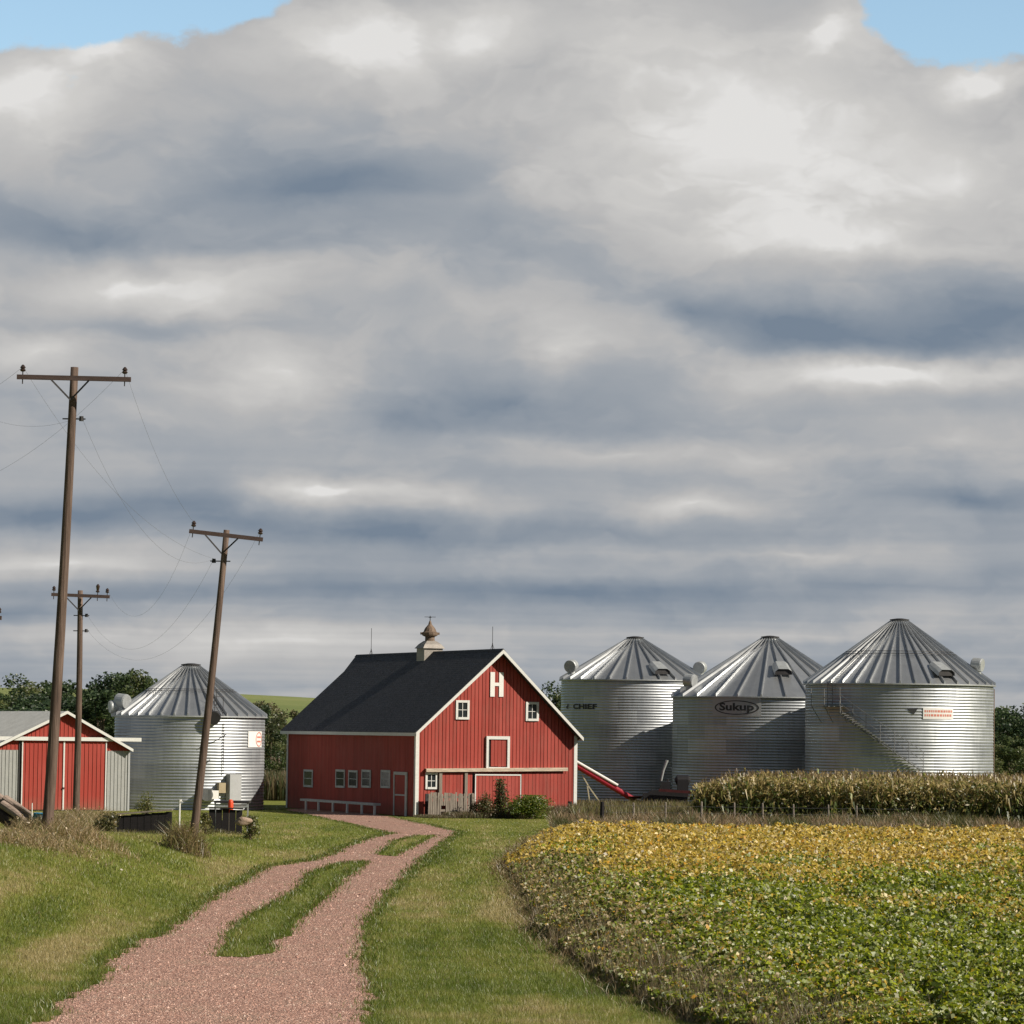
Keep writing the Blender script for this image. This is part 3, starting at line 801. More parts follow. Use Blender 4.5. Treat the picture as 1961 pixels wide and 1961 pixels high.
def wrap_panel(name, R_, a0, a1, z0, z1, m, parent, th=0.02, n=14, tone=0.5, off=0.02):
    mb = MB()
    for i in range(n):
        p = a0 + (a1 - a0) * i / n; q = a0 + (a1 - a0) * (i + 1) / n
        f = lambda a, r, z: V((math.sin(a) * r, -math.cos(a) * r, z))
        r0, r1 = R_ + off, R_ + off + th
        mb.add([f(p, r1, z0), f(q, r1, z0), f(q, r1, z1), f(p, r1, z1), f(p, r0, z0), f(q, r0, z0), f(q, r0, z1), f(p, r0, z1)],
               [(0, 1, 2, 3), (3, 2, 6, 7), (4, 5, 1, 0)] + ([(0, 3, 7, 4)] if i == 0 else []) + ([(1, 5, 6, 2)] if i == n - 1 else []), tone)
    return mb.build(name, m, parent)

def grain_bin(px_l, px_r, px_c, eave_px, peak_py, D, label, nrib, pitch=0.17, rr=None, rings=0, seed=1, roofdrop=0.0):
    c = at(px_c, eave_px, D); Rr = rr if rr else (px_r - px_l) / 2 * D / F
    b = thing('grain_bin', (c.x, D, 0), 0, label, 'grain bin', 'galvanized grain bins')
    ez = c.z; pz = at(px_c, peak_py, D).z
    rd = random.Random(seed)
    amp = 0.017; prof = []; z = 0.0; per = 6
    nz = int(ez / pitch * per)
    for i in range(nz + 1):
        zz = ez * i / nz
        prof.append((Rr + amp * math.sin(2 * math.pi * zz / pitch), zz))
    seg = 120
    mb = MB()
    sheet_h = pitch * 5; nsheet = 12
    tones = {}
    for r_, z_ in prof:
        for k_ in range(seg):
            a = 2 * math.pi * k_ / seg; mb.v.append((r_ * math.sin(a), -r_ * math.cos(a), z_))
    for i in range(nz):
        rw = int((prof[i][1] + 1e-6) / sheet_h)
        for k_ in range(seg):
            cc = int((k_ / seg * nsheet) + (0.5 if rw % 2 else 0)) % nsheet
            key = (rw, cc)
            if key not in tones: tones[key] = rd.uniform(0.1, 0.9)
            k2 = (k_ + 1) % seg
            mb.f.append((i * seg + k_, i * seg + k2, (i + 1) * seg + k2, (i + 1) * seg + k_)); mb.t.append(tones[key]); mb.mi.append(0)
    wall = mb.build('wall', GALV, b, True)
    # roof
    Ro = Rr + 0.13; ze = ez - 0.02; rt = 0.55; zt = pz - 0.22
    slope = (zt - ze) / (Ro - rt)
    mb = MB()
    for k_ in range(nrib):
        a0 = 2 * math.pi * (k_ + 0.35) / nrib; a1 = 2 * math.pi * (k_ + 1.35) / nrib
        tn = rd.uniform(0.15, 0.85)
        f = lambda a, r, h=0.0: V((math.sin(a) * r, -math.cos(a) * r, ze + (Ro - r) * slope + h))
        w0_ = 0.055; hh = 0.17
        # panel between ribs (3 facets around the arc) and a raised rib on its left edge
        mids = [a0 + (a1 - a0) * t for t in (0, 0.5, 1)]
        for p, q in zip(mids[:-1], mids[1:]):
            mb.add([f(p, Ro), f(q, Ro), f(q, rt), f(p, rt)], [(0, 1, 2, 3)], tn)
        wo = w0_ / Ro; wi = w0_ * 0.55 / rt
        A = [f(a0 - wo, Ro, 0.004), f(a0 - wo * 0.55, Ro, hh), f(a0 + wo * 0.55, Ro, hh), f(a0 + wo, Ro, 0.004)]
        B = [f(a0 - wi, rt, 0.004), f(a0 - wi * 0.55, rt, hh), f(a0 + wi * 0.55, rt, hh), f(a0 + wi, rt, 0.004)]
        mb.add(A + B, [(0, 1, 5, 4), (1, 2, 6, 5), (2, 3, 7, 6), (0, 3, 2, 1)], tn)
    roof = mb.build('roof', GALVROOF, b)
    mb = MB(); mb.lathe([(Rr - 0.02, ze - 0.05), (Ro + 0.015, ze - 0.05), (Ro + 0.015, ze + 0.015), (Ro - 0.05, ze + 0.015)], 96); mb.build('eave_ring', GALVDULL, b, False)
    mb = MB(); mb.lathe([(rt + 0.10, zt - 0.06), (rt + 0.06, zt + 0.08), (0.50, zt + 0.10), (0.45, zt + 0.16), (0.46, zt + 0.20)], 28); mb.build('cap', GALVDULL, b)
    mb = MB(); mb.lathe([(0.44, zt + 0.17), (0.56, zt + 0.19), (0.56, zt + 0.24), (0.2, zt + 0.30), (0, zt + 0.31)], 24); mb.build('lid', DARKIRON_SHADE, b)
    b['_r'] = Rr
    f2 = lambda a, r, h=0.0: V((math.sin(a) * r, -math.cos(a) * r, ze + (Ro - r) * slope + h))
    for j in range(rings):
        for h, rad in ((0.16, Ro * 0.56), (0.16, Ro * 0.595)):
            mb = MB(); pts = [f2(2 * math.pi * k_ / 60, rad, h) for k_ in range(61)]; mb.tube(pts, 0.018, 5, cap=False); mb.build('stiffener_ring', DARKIRON_SHADE, b)
    return b, Rr, Ro, ez, slope, f2, c
def vent(b, f2, al, r, scale=1.0, face=0.0):
    """gooseneck roof vent: throat rising from the roof and a round drum head whose open end looks towards angle face"""
    p = f2(al, r); mb = MB()
    out = V((math.sin(face), -math.cos(face), -0.12)).normalized()
    tp = p + V((0, 0, 0.46 * scale))
    mb.tube([p - V((0, 0, 0.1)), p + V((0, 0, 0.25 * scale)), tp - V((0, 0, 0.05))], [0.22 * scale] * 3, 14)
    o = mb.build('roof_vent', GALVDULL, b, False)
    mb = MB(); c0 = tp - out * 0.30 * scale
    mb.tube([c0, c0 + out * 0.08, c0 + out * 0.55 * scale, c0 + out * 0.62 * scale], [0.26 * scale, 0.36 * scale, 0.37 * scale, 0.34 * scale], 20)
    mb.build('hood', GALVDULL, o)
def hatch(b, f2, al, r, ez):
    """low wide roof hood near the eave, its mouth closed by a dark sheet painted as shade"""
    p = f2(al, r); o_ = V((math.sin(al), -math.cos(al), 0)); sd = V((math.cos(al), math.sin(al), 0))
    mb = MB(); q = lambda x, y, z: p + sd * x + o_ * y + V((0, 0, z))
    prof = [(-0.55, 0.0), (-0.5, 0.22), (-0.3, 0.36), (0.3, 0.36), (0.5, 0.22), (0.55, 0.0)]
    A = [q(x, 0.62, z - 0.18) for x, z in prof]; B = [q(x * 0.9, -0.5, z + 0.30) for x, z in prof]
    mb.add(A + B, [(i, i + 1, i + 7, i + 6) for i in range(5)]); 
    o = mb.build('roof_hood', GALVDULL, b)
    mb = MB(); mb.add([q(x * 0.96, 0.52, z * 0.95 - 0.15) for x, z in prof], [tuple(range(6))]); mb.build('mouth_shade', DARKIRON_SHADE, o)  # dark sheet set in the mouth stands in for the hood's shade

def ang(px, c, D, Rr):
    """wall angle whose image column is px (front side)"""
    x = (px - 980.5) / F
    lo, hi = -1.5, 1.5
    for _ in range(50):
        m_ = (lo + hi) / 2
        X = c.x + Rr * math.sin(m_); Y = D - Rr * math.cos(m_)
        if X / Y < x: lo = m_
        else: hi = m_
    return lo
def wz(px, py, c, D, Rr):
    a = ang(px, c, D, Rr); Y = D - Rr * math.cos(a); return a, at(px, py, Y).z

# bin with the CHIEF lettering
D1 = 221
b1, R1, Ro1, e1, sl1, f1, c1 = grain_bin(1075, 1356, 1215.5, 1303, 1221, D1, 'galvanized grain bin with small black lettering, nearest right of the barn', 28, seed=3)
a0, z0 = wz(*ZA(210, 780), c1, D1, R1)
_, zt = wz(*ZA(210, 732), c1, D1, R1)
wrap_text('CHIEF', (zt - z0) * 1.40, 0.015, R1, 0, 0, a0, z0, INK, 'lettering', b1, 0.03, 1.75)
mb = MB(); am, zm = wz(*ZA(150, 785), c1, D1, R1)
mb2 = MB()
_f = lambda a, z, r=R1 + 0.03: V((math.sin(a) * r, -math.cos(a) * r, z))
mb2.add([_f(am, z0), _f(am + 0.03, z0), _f(am + 0.06, zt), _f(am + 0.03, zt)], [(0, 1, 2, 3)]); mb2.add([_f(am - 0.02, z0 + 0.12), _f(am + 0.01, z0), _f(am + 0.028, z0 + 0.04), _f(am + 0.01, z0 + 0.2)], [(0, 1, 2, 3)]); mb2.build('emblem', INK, b1)
vent(b1, f1, -1.30, R1 * 0.90, 1.1, -0.35); vent(b1, f1, 1.35, R1 * 0.90, 1.1, -0.3); vent(b1, f1, 2.9, R1 * 0.85, 0.9)
hatch(b1, f1, 0.36, R1 * 0.84, e1)
# bin with the oval emblem
D2 = 211
b2, R2, Ro2, e2, sl2, f_2, c2 = grain_bin(1289, 1659, 1474, 1336, 1220, D2, 'galvanized grain bin with a black oval emblem under its eave', 26, seed=5)
ax, zx = wz(*ZB(670, 768), c2, D2, R2); al_, _ = wz(*ZB(462, 768), c2, D2, R2); ar_, _ = wz(*ZB(880, 768), c2, D2, R2); _, ztp = wz(*ZB(670, 700), c2, D2, R2); _, zbt = wz(*ZB(670, 836), c2, D2, R2)
GALVPLAIN = simple('plain_galvanized_panel', (0.38, 0.39, 0.40), 0.55, 0.5, var=0.06)
pa, pz0 = wz(*ZB(440, 850), c2, D2, R2); pb, pz1 = wz(*ZB(900, 675), c2, D2, R2)
wrap_panel('sign_panel', R2, pa, pb, pz0, pz1, GALVPLAIN, b2, 0.01, 16, off=0.02)
mb = MB(); nn = 64; hw = (ar_ - al_) / 2; hh = (ztp - zbt) / 2; ac = (al_ + ar_) / 2; zc_ = (ztp + zbt) / 2
g = lambda t, k, r=R2 + 0.04: V((math.sin(ac + hw * k * math.cos(t)) * r, -math.cos(ac + hw * k * math.cos(t)) * r, zc_ + hh * (k if k == 1 else (k - 0.06)) * math.sin(t)))
for i in range(nn):
    t0 = 2 * math.pi * i / nn; t1 = 2 * math.pi * (i + 1) / nn
    mb.add([g(t0, 1), g(t1, 1), g(t1, 0.93), g(t0, 0.93)], [(0, 1, 2, 3)])
mb.build('oval_emblem', INK, b2)
ts, zs_ = wz(*ZB(505, 792), c2, D2, R2); te, _ = wz(*ZB(832, 792), c2, D2, R2)
o, w = wrap_text('Sukup', (ztp - zbt) * 0.72, 0.02, R2, 0, 0, ts, zs_, INK, 'lettering', b2, 0.042, 1.0)
bpy.data.objects.remove(o)
wrap_text('Sukup', (ztp - zbt) * 0.72, 0.02, R2, 0, 0, ts, zs_, INK, 'lettering', b2, 0.042, (te - ts) * R2 / w)
vent(b2, f_2, -1.22, R2 * 0.90, 1.1, 1.0); vent(b2, f_2, 1.0, R2 * 0.95, 1.1, -0.3); vent(b2, f_2, 3.0, R2 * 0.85, 1)
hatch(b2, f_2, 0.12, R2 * 0.62, e2)
# bin with the red and white sign
D3 = 200
b3, R3, Ro3, e3, sl3, f3, c3 = grain_bin(1543.4, 1901, 1722, 1311, 1187, D3, 'galvanized grain bin with red and white sign and spiral stair behind the corn', 40, seed=9, rings=1)
a, z0_ = wz(*ZC(1080, 928), c3, D3, R3); b_, z1_ = wz(*ZC(1335, 835), c3, D3, R3)
sg = wrap_panel('sign', R3, a, b_, z0_, z1_, SIGNWHITE, b3, 0.02, 10)
rd = random.Random(4)
for row in range(2):
    mb = MB()
    zz = z1_ - (z1_ - z0_) * (0.20 + 0.36 * row); x = a + 0.015
    while x < b_ - 0.02:
        w_ = rd.uniform(0.012, 0.028); h_ = (z1_ - z0_) * 0.2
        r_ = R3 + 0.045
        ff = lambda q, z: V((math.sin(q) * r_, -math.cos(q) * r_, z))
        mb.add([ff(x, zz - h_), ff(x + w_, zz - h_), ff(x + w_, zz), ff(x, zz)], [(0, 1, 2, 3)]); x += w_ + 0.008
    mb.build('lettering', SIGNRED, sg)
mb = MB()
ff = lambda X, Y: (lambda q: V((math.sin(q[0]) * (R3 + 0.03), -math.cos(q[0]) * (R3 + 0.03), q[1])))(wz(*ZC(X, Y), c3, D3, R3))
mb.add([ff(940, 836), ff(1040, 832), ff(1003, 886), ff(990, 884)], [(0, 3, 2, 1)]); mb.build('arrow_emblem', INK, b3)
vent(b3, f3, 1.25, R3 * 0.84, 1.05, 1.1); vent(b3, f3, 2.6, R3 * 0.85, 1)
hatch(b3, f3, 0.42, R3 * 0.86, e3)
# spiral stair, platform, ladder on bin 3
aS, zS = wz(*ZC(430, 880), c3, D3, R3); aE, zE = wz(*ZC(1060, 1370), c3, D3, R3)
def P3(a, r, z): return V((math.sin(a) * r, -math.cos(a) * r, z))
nst = 30; mb = MB(); hb = MB()
for i in range(nst):
    t = i / (nst - 1); a = aS + (aE - aS) * t; z = zS + (zE - zS) * t
    mb.beam(P3(a, R3 + 0.08, z), P3(a, R3 + 0.70, z), 0.22, 0.03)
for rr_ in (R3 + 0.68,):
    mb.tube([P3(aS + (aE - aS) * t / 12, rr_, zS - 0.05 + (zE - zS) * t / 12) for t in range(13)], 0.03, 5)
st_ = mb.build('stair', STAIRM, b3)
mb = MB()
for hgt in (0.55, 1.05): mb.tube([P3(aS + (aE - aS) * t / 12, R3 + 0.70, zS + hgt + (zE - zS) * t / 12) for t in range(13)], 0.018, 5)
for t in range(0, 13, 2): a = aS + (aE - aS) * t / 12; z = zS + (zE - zS) * t / 12; mb.tube([P3(a, R3 + 0.70, z), P3(a, R3 + 0.70, z + 1.05)], 0.02, 5)
mb.build('handrail', STAIRM, st_)
aP0, zP = wz(*ZC(215, 820), c3, D3, R3); aP1, _ = wz(*ZC(430, 820), c3, D3, R3)
mb = MB()
for i in range(6):
    a = aP0 + (aP1 - aP0) * (i + 0.5) / 6; mb.beam(P3(a, R3 + 0.06, zP), P3(a, R3 + 0.75, zP), 0.30, 0.03)
for i in (0, 3, 6):
    a = aP0 + (aP1 - aP0) * i / 6; mb.tube([P3(a, R3 + 0.72, zP), P3(a, R3 + 0.04, zP - 0.9)], 0.02, 5); mb.tube([P3(a, R3 + 0.74, zP), P3(a, R3 + 0.74, zP + 1.05)], 0.02, 5)
for hgt in (0.5, 1.05): mb.tube([P3(aP0 + (aP1 - aP0) * t / 6, R3 + 0.74, zP + hgt) for t in range(7)], 0.018, 5)
mb.build('platform', STAIRM, b3)
aL, _ = wz(*ZC(300, 820), c3, D3, R3); mb = MB()
for dx in (-0.035, 0.035): mb.tube([P3(aL + dx, R3 + 0.16, zP), P3(aL + dx, R3 + 0.16, e3 + 0.1), f3(aL + dx, Ro3 - 0.2, 0.12), f3(aL + dx, Ro3 * 0.5, 0.12)], 0.022, 5)
for i in range(10): z = zP + (e3 - zP) * i / 9; mb.tube([P3(aL - 0.035, R3 + 0.16, z), P3(aL + 0.035, R3 + 0.16, z)], 0.014, 5)
mb.build('ladder', STAIRM, b3)
# rusty edge seam at right
mb = MB(); q = 1.50; mb.tube([P3(q, R3 + 0.05, 0.1), P3(q, R3 + 0.05, e3 - 0.2)], 0.03, 5); mb.build('downpipe', RUST, b3)

# bin on the left
D4 = 198
b4, R4, Ro4, e4, sl4, f4, c4 = grain_bin(222, 508, 364, 1371, 1273, D4, 'galvanized grain bin with a white sign bearing a red ring, beside the low shed', 36, seed=12, rings=1)
zl = lambda X, Y: wz(*ZL(X, Y), c4, D4, R4)
a, z0_ = zl(1440, 1000); b_, z1_ = zl(1580, 832)
sg = wrap_panel('sign', R4, a, b_, z0_, z1_, SIGNWHITE, b4, 0.02, 10)
ca = (zl(1518, 900)[0] + zl(1578, 900)[0]) / 2; hw = (zl(1578, 900)[0] - zl(1518, 900)[0]) / 2; zc_ = (z0_ + z1_) / 2; hh = (z1_ - z0_) * 0.46
mb = MB(); g = lambda t, k: V((math.sin(ca + hw * k * math.cos(t)) * (R4 + 0.05), -math.cos(ca + hw * k * math.cos(t)) * (R4 + 0.05), zc_ + hh * k * math.sin(t)))
for i in range(40):
    t0 = 2 * math.pi * i / 40; t1 = 2 * math.pi * (i + 1) / 40
    mb.add([g(t0, 1), g(t1, 1), g(t1, 0.86), g(t0, 0.86)], [(0, 1, 2, 3)])
for dz in (-0.12, 0.12):
    mb.add([V((math.sin(ca + x) * (R4 + 0.05), -math.cos(ca + x) * (R4 + 0.05), zc_ + z)) for x, z in ((-hw * 0.6, dz - 0.05), (hw * 0.6, dz - 0.05), (hw * 0.6, dz + 0.05), (-hw * 0.6, dz + 0.05))], [(0, 1, 2, 3)])
mb.build('ring_emblem', SIGNRED, sg)
vent(b4, f4, -1.2, R4 * 0.94, 1.15, 1.0); vent(b4, f4, -1.25, R4 * 1.02, 1.0, -1.2); vent(b4, f4, 2.9, R4 * .85, 1)
# roof ladder + hood + conduit
aL = zl(1120, 700)[0]
mb = MB()
for dx in (-0.06, 0.06): mb.tube([f4(aL + dx, Ro4, 0.14), f4(aL + dx, Ro4 * 0.62, 0.14)], 0.02, 5); mb.tube([f4(aL + dx, Ro4, 0.0), f4(aL + dx, Ro4, 1.1)], 0.018, 5); mb.tube([f4(aL + dx, Ro4 * 0.8, 0.0), f4(aL + dx, Ro4 * 0.8, 0.9)], 0.018, 5)
for i in range(6): mb.tube([f4(aL - 0.06, Ro4 * (0.65 + 0.06 * i), 0.14), f4(aL + 0.06, Ro4 * (0.65 + 0.06 * i), 0.14)], 0.014, 5)
mb.tube([f4(aL - 0.06, Ro4, 1.1), f4(aL + 0.06, Ro4, 1.1)], 0.018, 5)
mb.build('roof_ladder', DARKIRON_SHADE, b4)
P4 = lambda a, r, z: V((math.sin(a) * r, -math.cos(a) * r, z))
mb = MB(); a_, z_ = zl(1050, 690)
mb.tube([P4(a_ + 0.05, R4 - 0.05, z_ + 0.05), P4(a_, R4 + 0.55, z_ - 0.02)], [0.36, 0.36], 18); mb.build('inlet_spout', DARKIRON_SHADE, b4)
a_, z1_ = zl(1180, 740); _, z0_ = zl(1180, 1290)
mb = MB(); mb.tube([P4(a_, R4 + 0.07, z0_), P4(a_, R4 + 0.07, z1_)], 0.025, 6); mb.build('conduit', DARKIRON_SHADE, b4)
mb = MB(); aa = [zl(X, Y) for X, Y in ((930, 1005), (960, 985), (1000, 960), (1080, 940), (1150, 895), (1210, 860))]; mb.tube([P4(p[0], R4 + 0.09, p[1]) for p in aa], 0.022, 5)
aa = [zl(X, Y) for X, Y in ((930, 1200), (1000, 1175), (1040, 1130))]; mb.tube([P4(p[0], R4 + 0.09, p[1]) for p in aa], 0.022, 5); mb.build('cable', DARKIRON_SHADE, b4)
a_, z1_ = zl(1195, 1285); b_, z0_ = zl(1325, 1600)
pnl = wrap_panel('control_panel', R4, a_ + 0.03, b_, z0_, z1_, LIGHTGREY, b4, 0.45, 4, off=0.03)
a_, z1_ = zl(1120, 1375); b_, z0_ = zl(1185, 1482)
wrap_panel('junction_box', R4, a_, b_, z0_, z1_, TAN, b4, 0.35, 3, off=0.03)
a_, z1_ = zl(1040, 1455); b_, z0_ = zl(1105, 1545)
wrap_panel('junction_box', R4, a_, b_, z0_, z1_, SIGNWHITE, b4, 0.55, 3, off=0.03)
mb = MB(); a_, z_ = zl(1000, 1500); mb.box(P4(a_, R4 + 0.5, z_), (0.55, 0.9, 0.62)); mb.tube([P4(a_, R4 + 0.2, z_), P4(a_ - 0.02, R4 + 0.95, z_)], 0.34, 16); mb.build('fan_housing', STAIRM, b4)
# ------------------------------------------------------------------ utility poles and lines
TIPS = {}
def pole(key, base, top, r0, r1, armL, armR, D, label, ins, brk=None, bz=None):
    pb = at(base[0], base[1], D); gz = tz(pb.x, D)
    pb = V((pb.x, D, gz)) if bz is None else pb
    pt = at(top[0], top[1], D + 0.2)
    o = thing('utility_pole', pb, 0, label, 'utility pole', 'wooden utility poles')
    L = lambda p: p - pb
    mb = MB(); n = 14; d = (pt - pb)
    pts = [pb - d.normalized() * 0.6] + [pb + d * (i / n) for i in range(n + 1)]
    bend = lambda t: V((0.05 * math.sin(t * 3.1), 0, 0))
    pts = [p + bend(i / len(pts)) - pb for i, p in enumerate(pts)]
    mb.tube(pts, [r0 + (r1 - r0) * i / (len(pts) - 1) for i in range(len(pts))], 14); mb.build('shaft', POLEWOOD, o, True)
    A = at(armL[0], armL[1], D - 0.28) - pb; B = at(armR[0], armR[1], D - 0.28) - pb
    mb = MB(); mb.beam(A, B, 0.10, 0.135); arm = mb.build('crossarm', DARKWOOD, o)
    ax = (B - A); cen = (A + B) / 2
    tc = (pt - pb) - d.normalized() * 1.25
    # brace foot where the shaft passes
    fr = 0.25
    pc = A + ax * ((tc.x - A.x) / ax.x)
    for s_ in (-1, 1):
        mb = MB(); mb.beam(pc + ax.normalized() * s_ * 0.55 + V((0, 0, -0.06)) + V((0, -0.06, 0)), V((tc.x, 0, tc.z)) + V((0.0, -r1 - 0.02, pc.z - tc.z - 0.62)), 0.012, 0.05); mb.build('brace', DARKIRON_SHADE, o)
    up = (B - A).cross(V((0, 1, 0))).normalized(); up = up if up.z > 0 else -up
    tips = []
    for t, hgt in ins:
        p = A + ax * t; mb = MB()
        mb.tube([p - up * 0.2, p + up * 0.24], 0.018, 6); pin = None
        mb.tube([p + up * 0.16, p + up * 0.20, p + up * 0.25, p + up * (0.27 + hgt), p + up * (0.33 + hgt), p + up * (0.36 + hgt)], [0.05, 0.09, 0.05, 0.085, 0.05, 0.02], 10)
        mb.build('insulator', GLASSY, o); tips.append(pb + p + up * (0.30 + hgt))
    for (bx, by) in (brk or []):
        q = at(bx, by, D - 0.1) - pb
        sx = 1 if bx > (base[0] + (top[0] - base[0]) * (base[1] - by) / (base[1] - top[1])) else -1
        c = pb + d * ((q.z) / d.z) - pb
        mb = MB(); mb.tube([c - V((sx * 0.25, 0.02, 0)), c + V((sx * 0.42, -0.02, 0))], 0.02, 6); mb.tube([c + V((sx * 0.30, -0.02, -0.06)), c + V((sx * 0.30, -0.02, 0.08))], [0.07, 0.06], 8); mb.build('bracket', DARKIRON_SHADE, o); tips.append(pb + c + V((sx * 0.3, 0, 0.08)))
    TIPS[key] = tips
    return o
s_ = S
def Q(x, y): return (x * S, y * S)
pole('near', Q(88, 1572), Q(140, 693), 0.175, 0.115, Q(32, 711), Q(247, 716), 101, 'tallest and nearest wooden utility pole, leaning right in dry weeds beside the shed', [(0.05, 0), (0.945, 0)], [Q(150, 789)])
pole('mid', Q(361, 1591), Q(427, 1000), 0.15, 0.10, Q(357, 1002), Q(496, 1018), 116, 'wooden utility pole leaning strongly to the right in front of the bin beside the shed', [(0.05, 0), (0.955, 0)], [Q(412, 1058)])
pole('far', Q(142, 1545), Q(151, 1114), 0.16, 0.11, Q(97, 1121.5), Q(207, 1126), 148, 'thin upright wooden utility pole in front of the red shed doors, smallest of the three', [(0.04, 0), (0.79, 0.16), (0.955, 0)], [Q(156, 1161), Q(155, 1190)])
pole('edge', Q(-60, 1570), Q(-62, 1150), 0.16, 0.11, Q(-125, 1158), Q(3, 1166), 118, 'utility pole beyond the left edge whose crossarm tip just shows', [(0.05, 0), (0.955, 0)])
def wire(p, q, sag, label, r=0.0032):
    mb = MB(); p = V(p); q = V(q); n = 26
    mb.tube([p.lerp(q, i / n) - V((0, 0, sag * 4 * (i / n) * (1 - i / n))) for i in range(n + 1)], r, 4, cap=False)
    o = mb.build('power_line', WIREM); tag(o, label, 'power line', 'thin overhead wires')
near, mid, far, edge = TIPS['near'], TIPS['mid'], TIPS['far'], TIPS['edge']
wire(near[1], mid[0], 0.5, 'thin wire from the right arm tip of the tallest pole to the leaning pole')
wire(near[2], mid[2], 1.5, 'thin wire between the side brackets of the tallest pole and the leaning pole')
wire(near[0], mid[2], 1.0, 'thin wire from the left arm tip of the tallest pole down to the leaning pole')
wire(mid[0], far[2], 2.0, 'sagging wire from the left arm tip of the leaning pole to the smallest pole')
wire(mid[2], far[3], 2.2, 'sagging wire from the leaning pole bracket to the smallest pole')
wire(mid[1], far[4], 2.6, 'sagging wire from the right arm tip of the leaning pole to the smallest pole')
wire(near[0], at(-120, 800, 108), 0.15, 'thin wire leaving the picture from the left arm tip of the tallest pole')
wire(near[2], at(-160, 700, 104), 0.9, 'thin wire curving left out of the picture from the tallest pole bracket')
wire(near[1], at(-150, 950, 125), 0.8, 'thin wire passing behind the tallest pole and leaving at the left edge')

# ------------------------------------------------------------------ auger beside the barn
AD = 198
au = thing('grain_auger', at(1160, 1545, AD) * 1.0, 0, 'slanting red grain auger with a white tube on top, rising behind the barn', 'auger')
ao = au.location.copy(); ao.z = 0; au.location = ao
pA = at(*ZM(-60, 185), AD) - ao; pB = at(*ZM(745, 660), AD) - ao
mb = MB(); mb.tube([pA, pB], 0.16, 14); mb.build('tube', AUGRED, au, False)
wA = at(*ZM(-60, 135), AD - 0.1) - ao; wB = at(*ZM(535, 478), AD - 0.1) - ao
mb = MB(); mb.tube([wA, wB], 0.085, 10); mb.build('white_tube', SIGNWHITE, au)
for t in (0.2, 0.45, 0.7):
    mb = MB(); p = pA.lerp(pB, t); mb.box(p + V((0, -0.05, 0.12)), (0.12, 0.2, 0.3)); mb.build('clamp', AUGRED, au)
for (a, b) in (((95, 345), (172, 480)), ((160, 480), (195, 715)), ((168, 478), (312, 680))):
    mb = MB(); mb.beam(at(*ZM(*a), AD) - ao, at(*ZM(*b), AD) - ao, 0.07, 0.07); mb.build('leg', YELLOWSTRAP, au)
mb = MB(); p = at(*ZM(745, 650), AD) - ao; mb.lathe([(0.15, -0.25), (0.45, 0.15), (0.47, 0.18), (0.40, 0.14)], 14, p); mb.build('hopper', DARKRED, au)
mb = MB(); p = at(*ZM(795, 650), AD - 0.5) - ao; mb.box(p, (0.24, 0.2, 0.07)); mb.build('motor_cover', SIGNWHITE, au)

# dark red grain wagon / auger tractor in the shade between the bins
MD = 197
mo = at(*ZM(1200, 720), MD); mo.z = 0
ma = thing('grain_vacuum', mo, 0, 'dark red farm machine with a slanting spout parked in the shade between two bins', 'farm machine')
lm = lambda X, Y, d=0: at(*ZM(X, Y), MD + d) - mo
x0 = lm(1150, 540); x1 = lm(1480, 575)
mb = MB(); mb.beam(lm(1040, 535, -0.9), lm(1500, 566, -0.9), 0.12, 0.15); mb.beam(lm(1040, 600), lm(1400, 600), 1.2, 0.12); mb.build('frame', DARKRED, ma)
mb = MB(); mb.beam(lm(850, 650), lm(1390, 650), 1.3, 0.75); mb.prism([lm(860, 600) + V((0, -0.6, 0)), lm(1390, 600) + V((0, -0.6, 0)), lm(1370, 545) + V((0, -0.6, 0)), lm(950, 530) + V((0, -0.6, 0))], (0, 1.2, 0)); mb.build('body', BLACKPAINT, ma)
mb = MB(); c = lm(1335, 420); mb.tube([c + V((-0.42, 0, -0.05)), c + V((-0.3, 0, 0)), c + V((0.3, 0, 0)), c + V((0.42, 0, -0.05))], [0.15, 0.33, 0.33, 0.15], 18); mb.box(lm(1335, 500), (0.62, 0.8, 0.8)); mb.build('housing', BLACKPAINT, ma)
mb = MB(); mb.box(lm(1120, 490), (0.5, 0.9, 0.55)); mb.tube([lm(1150, 490), lm(1150, 400)], 0.05, 8); mb.build('engine', BLACKPAINT, ma)
mb = MB(); mb.tube([lm(1072, 420), lm(1100, 290), lm(1145, 165)], [0.05, 0.06, 0.09], 8); mb.build('spout', GALVDULL, ma)
for X in (940, 1330):
    for dy in (-0.8, 0.8):
        c = V((lm(X, 0).x, dy, 0.42)); mb = MB()
        mb.tube([c - V((0, 0.13, 0)), c + V((0, 0.13, 0))], 0.42, 20); w = mb.build('wheel', RUBBER, ma)
        mb = MB(); mb.tube([c - V((0, 0.14, 0)), c + V((0, 0.14, 0))], 0.2, 14); mb.build('rim', DARKRED, w)

